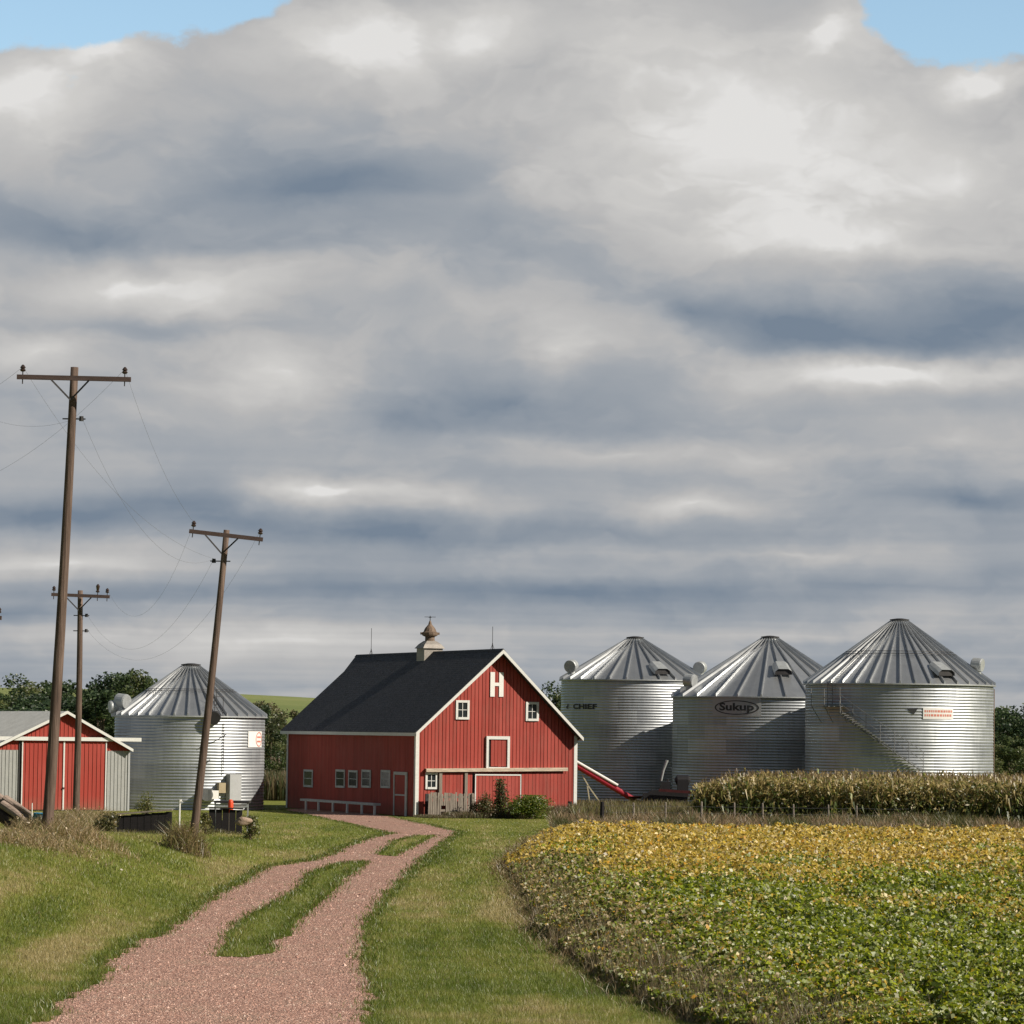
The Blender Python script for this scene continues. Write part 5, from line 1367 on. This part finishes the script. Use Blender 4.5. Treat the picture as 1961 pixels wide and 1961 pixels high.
weeds('dry_weeds', 'tall tan dry weeds around the foot of the tallest pole', px1.x + 0.5, 101.6, 1.5, 1.6, 5200, 0.2, 0.75, DRY)
weeds('dry_weeds', 'tan weeds between the shed doors and the tallest pole', at(150, 1560, 135).x, 137, 2.0, 5, 9000, 0.3, 1.1, DRY)
weeds('dry_weeds', 'low weeds in the grass in front of the tallest pole', px1.x + 0.1, 97, 1.7, 2.2, 5000, 0.10, 0.42, DRY)
p2 = at(362 * S, 1591 * S, 116)
weeds('dry_weeds', 'brown weeds clustered round the foot of the leaning pole', p2.x - 0.15, 115.8, 0.62, 0.7, 2300, 0.25, 1.25, [(0.30, 0.22, 0.11), (0.38, 0.29, 0.15), (0.15, 0.11, 0.06), (0.18, 0.20, 0.05)], leafy=0.8)
# weeds along the gable foot
for (Xa, Xb, yb, Dw, lab) in ((200, 960, 545, 129.6, 'rough grass along the foot of the long black wall'), (1300, 1780, 490, 140.4, 'rough grass along the foot of the short black wall')):
    a = at(*ZW(Xa, yb), Dw).x; b = at(*ZW(Xb, yb), Dw).x; m_ = int((b - a) * 420)
    x = rng.uniform(a, b, m_); y = Dw + rng.normal(-0.3, 0.35, m_); v = bent(x, y, terrain(x, y), rng.uniform(0.06, 0.28, m_) * (0.2 + fbm(x * 2, y, 4)), rng.uniform(0.01, 0.03, m_), 0.9)
    tag(fast_mesh('wall_foot_grass', v, 4, pick([(0.12, 0.13, 0.03), (0.2, 0.17, 0.07), (0.09, 0.07, 0.03)], m_), LEAF), lab, 'grass', kind='stuff')
n = 15000; u = rng.uniform(-0.3, BW + 0.3, n); vv = -rng.uniform(0.3, 2.6, n)
x = N0.x + BF.u.x * u + BF.v.x * vv; y = N0.y + BF.u.y * u + BF.v.y * vv
hh = (0.18 + 0.5 * fbm(u * 0.9, vv, 70)) * rng.uniform(0.4, 1.2, n) * np.where(u < 3.8, 0.7, 1.25) * np.where(u < 1.2, 0.5, 1)
v = bent(x, y, 0 * x, hh, rng.uniform(0.02, 0.04, n), 0.5); c = pick([(0.22, 0.17, 0.11), (0.30, 0.23, 0.15), (0.12, 0.10, 0.05), (0.10, 0.12, 0.035)], n)
tag(fast_mesh('barn_foot_weeds', v, 4, c, LEAF), 'dry weeds along the foot of the barn gable', 'weeds', kind='stuff')

def bush(name, label, loc, rx, ry, h, n, pal, wts=None, leaf=(0.06, 0.13), nclump=14, seed=1, stems=5, cat='bush', airy=0.25, group=None, spiky=False):
    r = np.random.default_rng(seed)
    root = thing(name, loc, 0, label, cat, group)
    cl = r.normal(size=(nclump, 3)) * np.array([0.42, 0.42, 0.24]); cl[:, 2] = np.clip(cl[:, 2] + 0.55, 0.12, 0.92)
    cl[:, :2] *= (1.15 - cl[:, 2:3] * (0.75 if not spiky else 1.0))
    cl = cl * np.array([rx * 2 * 0.5, ry, h])
    i = r.integers(0, nclump, n); p = cl[i] + r.normal(size=(n, 3)) * np.array([rx, ry, h * 0.6]) * airy
    p[:, 2] = np.abs(p[:, 2]) ; p[:, 2] = np.minimum(p[:, 2], h * 1.05)
    tone = r.uniform(0.75, 1.25, nclump)[i]
    v = leaf_quads(p, r.uniform(*leaf, n), unit(r.normal(size=(n, 3)) + np.array([0.1, -0.2, 0.5])), 0.55, r)
    fast_mesh('foliage', v, 4, pick(pal, n, wts, rng=r) * tone[:, None], LEAF, root)
    mb = MB()
    for k in range(min(stems, nclump)):
        e = V(cl[k]); mb.tube([V((e.x * 0.1, e.y * 0.1, -0.05)), e * 0.5 + V((0, 0, 0.1 * h)), e], [0.03 * h, 0.02 * h, 0.006 * h], 5)
    mb.build('stems', BARK, root)
    return root
def onbarn(X, Y, off):
    px, py = 900 + X / 8.78, 1480 + Y / 8.78
    u, z = BF.front(px, py, off); p = BF.o + BF.u * u + BF.v * off; return V((p.x, p.y, 0)), z
DK = [(0.06, 0.065, 0.02), (0.10, 0.09, 0.035), (0.14, 0.09, 0.05), (0.24, 0.18, 0.10), (0.08, 0.12, 0.025)]
p, z = onbarn(500, 170, -2.4); bush('sapling', 'dark straggly sapling standing in front of the big barn door', p, 0.62, 0.5, z * 1.05, 2000, DK, leaf=(0.07, 0.15), nclump=22, seed=4, stems=9, cat='sapling', airy=0.2, spiky=True)
p, z = onbarn(290, 310, -2.4); bush('weedy_shrub', 'dark thin shrub left of the sapling by the barn door', p, 0.8, 0.5, z * 1.0, 1600, DK, leaf=(0.06, 0.13), nclump=12, seed=5, stems=8, airy=0.2, spiky=True)
p, z = onbarn(150, 480, -1.4); bush('weedy_shrub', 'low dark shrub at the left edge of the big barn door', p, 0.6, 0.45, z * 1.0, 1000, DK, leaf=(0.06, 0.12), nclump=9, seed=15, stems=6, airy=0.22)
p, z = onbarn(990, 455, -3.6); bush('green_bush', 'rounded green bush at the foot of the barn gable', p, 1.25, 0.9, z * 1.18, 6500, [(0.08, 0.13, 0.014), (0.14, 0.20, 0.022), (0.21, 0.25, 0.035), (0.26, 0.21, 0.06)], [3, 4, 2, 0.7], nclump=26, seed=6, airy=0.22)
p, z = onbarn(840, 330, -1.3); bush('weedy_shrub', 'tall thin brownish shrub behind the rounded green bush', p, 0.35, 0.3, z, 420, [(0.16, 0.14, 0.05), (0.22, 0.16, 0.07), (0.10, 0.11, 0.03)], nclump=10, seed=7, stems=7, airy=0.22, spiky=True)
p, z = onbarn(1160, 700, -2.4); bush('weedy_shrub', 'low yellow-green shrub right of the rounded green bush', p, 0.9, 0.6, 0.95, 1500, [(0.12, 0.15, 0.03), (0.18, 0.19, 0.045), (0.20, 0.15, 0.07)], nclump=16, seed=8, airy=0.25)
p, z = onbarn(1350, 640, -1.2); bush('weedy_shrub', 'brown seedy shrub against the right part of the barn gable', p, 0.8, 0.5, z * 0.95, 1300, [(0.20, 0.13, 0.08), (0.13, 0.09, 0.05), (0.12, 0.12, 0.04)], nclump=16, seed=9, airy=0.25)
p, z = onbarn(720, 820, -2.0); bush('weedy_shrub', 'very dark low shrub between the sapling and the green bush', p, 0.7, 0.5, 0.8, 1100, [(0.03, 0.045, 0.015), (0.055, 0.06, 0.02), (0.10, 0.08, 0.04)], nclump=12, seed=10, airy=0.25)
g_ = at(*ZW(585, 110), 176); z0 = tz(g_.x, 176)
bush('weedy_shrub', 'tall yellow-green weed growing between the shed and the bin', V((g_.x + 0.1, 176, z0 - 0.1)), 0.6, 0.5, g_.z - z0 + 0.1, 900, [(0.16, 0.17, 0.05), (0.22, 0.20, 0.08), (0.10, 0.12, 0.03)], nclump=14, seed=11, airy=0.22, spiky=True)
g_ = at(*ZW(150, 350), 129.5); z0 = tz(g_.x, 129.5); bush('weedy_shrub', 'low olive bush at the left end of the long black wall', V((g_.x, 129.5, z0)), 0.5, 0.4, 0.75, 1100, [(0.10, 0.10, 0.035), (0.17, 0.15, 0.06), (0.06, 0.06, 0.025)], nclump=12, seed=12)
g_ = at(*ZW(1790, 300), 134); z0 = tz(g_.x, 134); bush('weedy_shrub', 'small bush over the right end of the short black wall', V((g_.x, 134.5, z0)), 0.4, 0.35, 0.85, 900, [(0.09, 0.12, 0.03), (0.15, 0.16, 0.05), (0.14, 0.10, 0.05)], nclump=12, seed=13)
g_ = at(*ZW(1270, 330), 134); z0 = tz(g_.x, 134); bush('weedy_shrub', 'yellow-green weeds between the leaning pole and the short black wall', V((g_.x, 135, z0)), 0.35, 0.35, 0.8, 600, [(0.15, 0.16, 0.05), (0.22, 0.19, 0.07), (0.10, 0.10, 0.03)], nclump=9, seed=14, spiky=True)

# trees
PALT = {'dark': [(0.036, 0.064, 0.032), (0.056, 0.094, 0.042), (0.082, 0.125, 0.050), (0.12, 0.165, 0.065)],
        'mid': [(0.045, 0.075, 0.028), (0.075, 0.11, 0.038), (0.11, 0.145, 0.048), (0.16, 0.175, 0.07)],
        'pale': [(0.06, 0.08, 0.035), (0.10, 0.12, 0.05), (0.15, 0.155, 0.07), (0.21, 0.18, 0.10)]}
def tree_proto(seed, kind, H=9.0, W=3.2, n=9000, airy=0.13, nc=46):
    r = np.random.default_rng(seed)
    cl = []
    while len(cl) < nc:
        p = r.uniform(-1, 1, 3)
        if np.linalg.norm(p) < 1 and np.linalg.norm(p) > 0.35: cl.append(p)
    cl = np.array(cl); cen = np.array([0, 0, H * 0.58]); rad = np.array([W, W, H * 0.40])
    low = cl[:, 2] < 0
    P = cen + cl * rad * (1 + r.uniform(-0.12, 0.12, (nc, 1)))
    i = r.integers(0, nc, n); q = P[i] + unit(r.normal(size=(n, 3))) * (r.uniform(0, 1, (n, 1)) ** 0.45) * np.array([W, W, H * 0.36]) * airy * 2.0 * r.uniform(0.6, 1.25, nc)[i][:, None]
    q[:, 2] = np.maximum(q[:, 2], 0.6)
    pal = PALT[kind]; t = r.integers(0, 4, nc)
    col = np.array(pal)[np.clip(t[i] + r.integers(-1, 2, n), 0, 3)] * r.uniform(0.8, 1.2, (n, 1))
    v = leaf_quads(q, r.uniform(0.16, 0.36, n), unit(r.normal(size=(n, 3)) + np.array([0.2, -0.2, 0.5])), 0.6, r)
    root = thing('tree', (0, 0, 0))
    fast_mesh('crown', v, 4, col, LEAF, root)
    mb = MB(); rd = random.Random(seed)
    mb.tube([(0, 0, -0.3), (0.05, 0, H * 0.2), (-0.05, 0.05, H * 0.45), (0, 0, H * 0.8)], [0.24, 0.19, 0.13, 0.04], 8)
    for k in range(10):
        e = V(P[k]); b = V((0, 0, H * rd.uniform(0.2, 0.5))); mb.tube([b, b.lerp(e, 0.5) + V((0, 0, 0.2)), e], [0.09, 0.06, 0.02], 5)
    mb.build('trunk', BARK, root)
    return root
protos = {}
used = set()
def tree(kind, px, top, D, wid, label, variant=0, z0=None, squash=1.0):
    key = (kind, variant)
    t = at(px, top, D); gz = tz(t.x, D) if z0 is None else z0
    if key not in protos:
        protos[key] = tree_proto(hash(kind) % 1 + {'dark': 10, 'mid': 20, 'pale': 30}[kind] + variant, kind, airy=0.13 if kind != 'pale' else 0.12)
        o = protos[key]
    else: o = copy_tree(protos[key])
    Hh = t.z - gz; s = Hh / (9.0 * 1.0); o.location = (t.x, D, gz)
    o.scale = (wid / 6.4, wid / 6.4, s); o.rotation_euler = (0, 0, random.uniform(0, 6.28))
    tag(o, label, 'tree', 'trees behind the farm buildings')
TL = [('dark', -25, 1318, 300, 9, 'dark tree cut by the left edge above the grey shed roof', 0),
      ('mid', 22, 1308, 285, 8, 'mid-green tree left of the tallest pole above the shed roof', 0),
      ('dark', 62, 1304, 300, 8, 'dark tree just left of the tallest pole behind the shed', 1),
      ('dark', 125, 1301, 280, 7, 'dark tree between the tallest pole and the smallest pole', 2),
      ('dark', 172, 1300, 290, 7, 'dark tree just right of the smallest pole', 0),
      ('dark', 212, 1279, 275, 7.5, 'tallest dark tree, its pointed crown between the shed and the bin roof', 1),
      ('mid', 252, 1286, 270, 6.5, 'tall mid-green tree touching the left slope of the bin roof beside the shed', 1),
      ('dark', 281, 1291, 285, 5.5, 'dark tree right behind the left roof slope of the bin beside the shed', 2),
      ('dark', 318, 1300, 300, 5, 'small tree top peeping over the left bin roof near its peak', 0),
      ('pale', 480, 1327, 280, 5, 'pale tree just behind the right roof edge of the bin beside the shed', 0),
      ('dark', 507, 1347, 262, 3.2, 'small round dark tree between the bin and the barn', 2),
      ('pale', 535, 1352, 258, 4.6, 'pale loose tree between the bin and the barn, in the middle of the gap', 1),
      ('mid', 520, 1398, 250, 4.4, 'mid-green bushy tree filling the lower gap between the bin and the barn', 2),
      ('pale', 556, 1370, 270, 4.6, 'pale tree half hidden by the left end of the barn roof', 0),
      ('mid', 1052, 1322, 290, 6, 'tree showing over the right slope of the barn roof', 0),
      ('mid', 1085, 1326, 270, 5, 'tree in the narrow gap between the barn roof and the lettered bin', 1),
      ('dark', 1915, 1345, 262, 6.5, 'dark tree just right of the bin with the spiral stair', 0),
      ('mid', 1950, 1342, 275, 6.5, 'dark green tree cut by the right edge of the picture', 2),
      ('mid', 1932, 1412, 240, 5.0, 'lower bushy tree at the right edge behind the corn', 1),
      ('dark', 1985, 1352, 260, 7, 'tree mostly beyond the right edge behind the corn', 1)]
TL += [('dark', -10, 1345, 262, 9, 'low dark tree behind the shed roof at the left edge', 1), ('dark', 45, 1335, 268, 9, 'low dark tree just behind the shed ridge', 2), ('dark', 100, 1328, 262, 9, 'low dark tree filling the gap behind the tallest pole', 0),
       ('dark', 150, 1325, 258, 8, 'low dark tree behind the smallest pole and the shed gable', 1), ('dark', 195, 1318, 255, 8, 'low dark tree between the shed gable and the bin vent', 2), ('dark', 235, 1322, 262, 7, 'low dark tree behind the roof vent of the bin beside the shed', 0),
       ('mid', 90, 1308, 320, 9, 'far mid-green tree seen just behind the tallest pole', 1), ('mid', 0, 1322, 330, 10, 'far mid-green tree low at the left edge', 2)]
for t in TL: tree(*t[:6], variant=t[6])
# far corn strip and rail seen in the gap between bin and barn
x = rng.uniform(-20, -12, 9000) ; y = rng.uniform(222, 232, 9000)
v = bent(x, y, 0 * x, rng.uniform(0.8, 2.0, 9000), rng.uniform(0.05, 0.12, 9000), 0.25); c = pick([(0.22, 0.18, 0.09), (0.10, 0.12, 0.04), (0.06, 0.08, 0.03), (0.30, 0.22, 0.14)], 9000)
tag(fast_mesh('far_corn', v, 4, c, LEAF), 'distant tan and green crop strip between the bin and the barn', 'crop field', kind='stuff')
# tree belt on the horizon (reads as one mass)
n = 26000; x = rng.uniform(-150, 150, n); x = np.where(rng.uniform(0, 1, n) < 0.55, rng.uniform(-90, -50, n), x); y = rng.uniform(520, 560, n)
hh = 3 + 5 * fbm(x * 0.12, y * 0.02, 90); z = terrain(x, y) + rng.uniform(0, 1, n) ** 0.6 * hh
k = ~((x > -44) & (x < -28)); x, y, z = x[k], y[k], z[k]; n = len(x)
v = leaf_quads(np.stack([x, y, z], 1), rng.uniform(0.5, 1.1, n), unit(rng.normal(size=(n, 3)) + np.array([0, -0.2, 0.5])), 0.7)
tag(fast_mesh('far_woods', v, 4, pick([(0.035, 0.06, 0.03), (0.06, 0.09, 0.04), (0.09, 0.12, 0.055)], n), LEAF), 'far belt of woods along the foot of the hill', 'woods', kind='stuff')

# ------------------------------------------------------------------ light and sky
AZ = R(68); EL = R(34)    # sun to the right of the camera and slightly in front of the buildings
sd = V((math.sin(AZ) * math.cos(EL), -math.cos(AZ) * math.cos(EL), math.sin(EL)))
sun_d = bpy.data.lights.new('sun', 'SUN'); sun_d.energy = 5.0; sun_d.angle = R(0.55); sun_d.color = (1.0, 0.91, 0.77)
sun = bpy.data.objects.new('sun', sun_d); COL.objects.link(sun)
sun.rotation_euler = sd.to_track_quat('Z', 'Y').to_euler()
W = bpy.data.worlds.new('World'); SC.world = W; W.use_nodes = True
nt = W.node_tree; nt.nodes.clear(); t = NT(nt)
sky = t.n('ShaderNodeTexSky', sky_type='NISHITA'); sky.sun_disc = False; sky.sun_elevation = EL; sky.sun_rotation = math.atan2(sd.x, sd.y)
sky.altitude = 400; sky.air_density = 1.0; sky.dust_density = 0.6; sky.ozone_density = 1.6
dirv = t.n('ShaderNodeTexCoord').outputs['Generated']
sp = t.n('ShaderNodeSeparateXYZ'); nt.links.new(dirv, sp.inputs[0])
hor = t.math('SQRT', t.math('ADD', t.math('MULTIPLY', sp.outputs[0], sp.outputs[0]), t.math('MULTIPLY', sp.outputs[1], sp.outputs[1])))
az = t.math('ARCTAN2', sp.outputs[0], sp.outputs[1])
el = t.math('ARCTAN2', sp.outputs[2], hor)
K = 6.68
U = t.math('MULTIPLY', az, K); Vv = t.math('MULTIPLY', el, K)     # 1 unit = 0.15 rad
cb = t.n('ShaderNodeCombineXYZ'); nt.links.new(U, cb.inputs[0]); nt.links.new(Vv, cb.inputs[1]); P0 = cb.outputs[0]
def vadd(a, b): m = t.n('ShaderNodeVectorMath', operation='ADD'); nt.links.new(a, m.inputs[0]); nt.links.new(b, m.inputs[1]); return m.outputs[0]
def vmul(a, s3): m = t.n('ShaderNodeVectorMath', operation='MULTIPLY'); nt.links.new(a, m.inputs[0]); m.inputs[1].default_value = s3; return m.outputs[0]
def vsub(a, s3): m = t.n('ShaderNodeVectorMath', operation='SUBTRACT'); nt.links.new(a, m.inputs[0]); m.inputs[1].default_value = s3; return m.outputs[0]
# cloud decks seen flatter towards the horizon: v' = ln(v + c)
lv = t.math('LOGARITHM', t.math('ADD', t.math('MAXIMUM', Vv, 0.0), 0.16), math.e)
qc = t.n('ShaderNodeCombineXYZ'); nt.links.new(t.math('DIVIDE', U, t.math('ADD', t.math('MAXIMUM', Vv, 0.0), 0.9)), qc.inputs[0]); nt.links.new(lv, qc.inputs[1]); Qv = qc.outputs[0]
wn = t.noise(vmul(P0, (1.6, 2.6, 1)), 1.0, 3, 0.5, out=1); wf = t.noise(vmul(P0, (5, 8, 1)), 1.0, 4, 0.6, out=1)
wamp = t.math('MULTIPLY', t.math('ADD', Vv, 0.25), 1.1, clamp=True)
wc = t.n('ShaderNodeCombineXYZ', ins={0: 1.0, 1: wamp, 2: 1.0}).outputs[0]
def vm2(a, b): m = t.n('ShaderNodeVectorMath', operation='MULTIPLY'); nt.links.new(a, m.inputs[0]); nt.links.new(b, m.inputs[1]); return m.outputs[0]
warp = vadd(P0, vm2(vadd(vmul(vsub(wn, (0.5, 0.5, 0.5)), (0.34, 0.16, 0)), vmul(vsub(wf, (0.5, 0.5, 0.5)), (0.12, 0.08, 0))), wc))
def blob(px, py, rx, ry, amt, rot=0.0):
    d = ray(px * S, py * S); a = math.atan2(d.x, d.y) * K; e = math.atan2(d.z, math.hypot(d.x, d.y)) * K
    m = t.n('ShaderNodeMapping', vector_type='TEXTURE'); nt.links.new(warp, m.inputs[0])
    m.inputs['Location'].default_value = (a, e, 0); m.inputs['Rotation'].default_value = (0, 0, rot); m.inputs['Scale'].default_value = (rx / 985.0, ry / 985.0, 1)
    g = t.n('ShaderNodeTexGradient', gradient_type='QUADRATIC_SPHERE'); nt.links.new(m.outputs[0], g.inputs[0])
    # smooth profile from the spherical gradient
    return t.math('MULTIPLY', g.outputs['Fac'], amt)
acc = None
BL_ = [  # bright
    (680, 70, 440, 140, .42, .05), (900, 60, 260, 90, .25, 0), (1380, 220, 820, 450, .36, 0), (1480, 330, 420, 300, .22, 0), (1560, 60, 170, 110, .35, 0), (1590, 440, 420, 90, .26, 0), (1900, 140, 160, 70, .45, 0),
    (1800, 300, 300, 180, .22, 0), (60, 160, 340, 150, .35, 0), (400, 180, 600, 180, .12, 0), (220, 90, 140, 100, .32, 0), (270, 530, 420, 100, .34, 0), (60, 660, 300, 110, .35, 0), (510, 700, 240, 150, .34, 0), (330, 740, 300, 90, .2, 0),
    (1070, 670, 130, 130, .22, .3), (1640, 700, 420, 75, .50, 0), (1850, 690, 250, 60, .2, 0), (640, 925, 380, 60, .45, 0), (830, 960, 260, 50, .25, 0), (1330, 960, 330, 60, .38, 0), (1760, 830, 380, 90, .30, 0),
    (1200, 850, 500, 50, .25, 0), (250, 800, 400, 60, .12, 0), (150, 1060, 500, 45, .28, 0), (1500, 1055, 420, 25, .22, 0), (600, 1210, 800, 70, .35, 0), (1500, 1190, 700, 45, .25, 0), (150, 1190, 500, 50, .2, 0),
    # dark
    (150, 430, 620, 130, -.28, 0), (640, 340, 420, 110, -.30, .12), (500, 250, 450, 160, -.12, 0), (900, 430, 500, 90, -.10, 0), (1900, 590, 520, 140, -.50, 0), (1500, 610, 420, 90, -.46, -.12), (1290, 580, 120, 60, -.22, -.3), (1000, 500, 500, 90, -.12, 0),
    (980, 760, 420, 120, -.34, 0), (730, 780, 260, 90, -.2, 0), (830, 610, 400, 80, -.05, 0), (300, 610, 400, 60, -.14, 0), (150, 970, 560, 80, -.42, 0), (700, 1010, 500, 60, -.30, 0), (1780, 950, 330, 60, -.30, 0), (1150, 1010, 500, 50, -.22, 0), (300, 1120, 700, 60, -.25, 0),
    (1100, 1120, 800, 70, -.28, 0), (1700, 1110, 500, 60, -.22, 0), (60, 1150, 300, 50, -.25, 0), (1600, 1280, 600, 60, -.1, 0)]
for b in BL_:
    o = blob(b[0], b[1], b[2], b[3], b[4] * 1.25, b[5] if len(b) > 5 else 0)
    acc = o if acc is None else t.math('ADD', acc, o)
inview = None
def flat_base(cx, ybase, rx, h, amt):
    # cloud bank with a fairly crisp flat underside that fades out upwards
    d = ray(cx * S, ybase * S); a = math.atan2(d.x, d.y) * K; e = math.atan2(d.z, math.hypot(d.x, d.y)) * K
    sw_ = t.n('ShaderNodeSeparateXYZ'); nt.links.new(warp2, sw_.inputs[0])
    lo_ = t.n('ShaderNodeMapRange', interpolation_type='SMOOTHSTEP', ins={'Value': sw_.outputs[1], 'From Min': e - 0.012, 'From Max': e + 0.022})
    up_ = t.n('ShaderNodeMapRange', interpolation_type='SMOOTHSTEP', ins={'Value': sw_.outputs[1], 'From Min': e, 'From Max': e + h / 985.0 * 1.3, 'To Min': 1.0, 'To Max': 0.0})
    hz_ = t.n('ShaderNodeMapRange', interpolation_type='SMOOTHSTEP', ins={'Value': t.math('ABSOLUTE', t.math('SUBTRACT', sw_.outputs[0], a)), 'From Min': rx / 985.0 * 0.45, 'From Max': rx / 985.0, 'To Min': 1.0, 'To Max': 0.0})
    return t.math('MULTIPLY', t.math('MULTIPLY', lo_.outputs[0], up_.outputs[0]), t.math('MULTIPLY', hz_.outputs[0], amt))
warp2 = vadd(P0, vadd(vmul(vsub(wn, (0.5, 0.5, 0.5)), (0.2, 0.10, 0)), vmul(vsub(wf, (0.5, 0.5, 0.5)), (0.08, 0.035, 0))))
for fb in ((230, 474, 640, 170, -.20), (680, 372, 330, 130, -.12), (1640, 664, 440, 130, -.24), (960, 818, 320, 130, -.14), (280, 632, 430, 70, -.10), (150, 1002, 520, 90, -.14), (1760, 968, 300, 70, -.12), (720, 1034, 600, 60, -.10), (1150, 1130, 900, 50, -.08),
           (250, 610, 330, 110, .10), (1640, 480, 420, 110, .10), (640, 948, 300, 50, .10), (1620, 745, 420, 60, .10)):
    acc = t.math('ADD', acc, flat_base(*fb))
base = t.n('ShaderNodeMapRange', interpolation_type='SMOOTHSTEP', ins={'Value': Vv, 'From Min': 0.1, 'From Max': 0.9, 'To Min': 0.47, 'To Max': 0.58})
band = t.math('MULTIPLY', t.math('SUBTRACT', t.noise(vmul(Qv, (1.6, 3.2, 1)), 1.0, 3, 0.5), 0.5), 0.42)
thin = t.math('MULTIPLY', t.math('MULTIPLY', t.math('SUBTRACT', t.noise(vmul(vadd(Qv, vmul(wf, (0.05, 0.05, 0))), (0.7, 9.0, 1)), 1.0, 3, 0.5), 0.5), 0.75), t.math('SUBTRACT', 1.0, Vv, clamp=True))
puff = t.math('MULTIPLY', t.math('SUBTRACT', t.noise(vmul(warp, (3.0, 4.5, 1)), 1.0, 5, 0.55), 0.5), 0.44)
offv = t.math('MAXIMUM', t.math('MULTIPLY', t.math('SUBTRACT', t.math('ABSOLUTE', U), 1.3), 1.2, clamp=True), t.math('MULTIPLY', t.math('SUBTRACT', Vv, 1.6), 1.2, clamp=True))  # marks sky out of view, where clouds are darkened to cut ambient light
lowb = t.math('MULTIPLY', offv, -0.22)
eg = t.n('ShaderNodeMapRange', interpolation_type='SMOOTHSTEP', ins={'Value': t.noise(vmul(warp, (1.5, 2.9, 1)), 1.0, 5, 0.6), 'From Min': 0.44, 'From Max': 0.56, 'To Min': -0.04, 'To Max': 0.04})
eg2 = t.n('ShaderNodeMapRange', interpolation_type='SMOOTHSTEP', ins={'Value': t.noise(vsub(vmul(warp, (2.6, 5.5, 1)), (7, 3, 1)), 1.0, 4, 0.6), 'From Min': 0.48, 'From Max': 0.58, 'To Min': -0.04, 'To Max': 0.04})
lowb = t.math('ADD', lowb, t.math('ADD', eg.outputs[0], eg2.outputs[0]))
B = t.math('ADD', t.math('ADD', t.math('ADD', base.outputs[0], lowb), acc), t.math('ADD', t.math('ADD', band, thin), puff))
ccol = t.ramp(B, [(0.0, (0.18, 0.23, 0.295)), (0.22, (0.255, 0.295, 0.345)), (0.45, (0.35, 0.375, 0.405)), (0.65, (0.47, 0.468, 0.465)), (0.87, (0.60, 0.59, 0.57)), (1.3, (0.74, 0.73, 0.71))])
# gaps of blue
def gap(px, py, rx, ry, rot=0):
    d = ray(px * S, py * S); a = math.atan2(d.x, d.y) * K; e = math.atan2(d.z, math.hypot(d.x, d.y)) * K
    m = t.n('ShaderNodeMapping', vector_type='TEXTURE'); nt.links.new(warp, m.inputs[0])
    m.inputs['Location'].default_value = (a, e, 0); m.inputs['Scale'].default_value = (rx / 985.0, ry / 985.0, 1); m.inputs['Rotation'].default_value = (0, 0, rot)
    g = t.n('ShaderNodeTexGradient', gradient_type='SPHERICAL'); nt.links.new(m.outputs[0], g.inputs[0]); return g.outputs['Fac']
gg = t.math('MAXIMUM', gap(140, -140, 475, 245), gap(1870, -105, 315, 230))
gn = t.math('MULTIPLY', t.math('SUBTRACT', t.noise(vmul(P0, (5, 7, 1)), 1.0, 6, 0.66), 0.5), 0.30)
g1 = t.n('ShaderNodeMapRange', interpolation_type='SMOOTHSTEP', ins={'Value': t.math('ADD', gg, gn), 'From Min': 0.05, 'From Max': 0.13})
hi = t.n('ShaderNodeMapRange', interpolation_type='SMOOTHSTEP', ins={'Value': offv, 'From Min': 0.1, 'From Max': 0.8})
hn = t.n('ShaderNodeMapRange', interpolation_type='SMOOTHSTEP', ins={'Value': t.noise(vmul(P0, (0.35, 0.5, 1)), 1.0, 5, 0.55), 'From Min': 0.53, 'From Max': 0.62})
g2 = t.math('MULTIPLY', hi.outputs[0], hn.outputs[0])
gf = t.math('MAXIMUM', g1.outputs[0], g2)
skyc = t.mix(1.0, sky.outputs[0], (0.92, 0.92, 0.84), 'MULTIPLY')
cl10 = t.mix(1.0, ccol, (1, 1, 1), 'MULTIPLY')
dim = t.math('SUBTRACT', 1.0, t.math('MULTIPLY', offv, 0.66))  # unseen clouds dimmed on purpose so shaded walls stay dark
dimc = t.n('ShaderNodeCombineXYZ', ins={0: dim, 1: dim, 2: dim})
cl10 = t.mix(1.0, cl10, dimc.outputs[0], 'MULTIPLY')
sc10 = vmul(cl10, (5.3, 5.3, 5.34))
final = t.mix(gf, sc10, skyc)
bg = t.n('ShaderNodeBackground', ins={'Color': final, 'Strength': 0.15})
wo = t.n('ShaderNodeOutputWorld'); nt.links.new(bg.outputs[0], wo.inputs[0])
W.cycles.sampling_method = 'MANUAL'; W.cycles.sample_map_resolution = 512

SC.view_settings.view_transform = 'Standard'; SC.view_settings.look = 'None'; SC.view_settings.exposure = 0.35; SC.view_settings.gamma = 1.0
SC.cycles.max_bounces = 6; SC.cycles.diffuse_bounces = 3; SC.cycles.glossy_bounces = 3; SC.cycles.transparent_max_bounces = 4
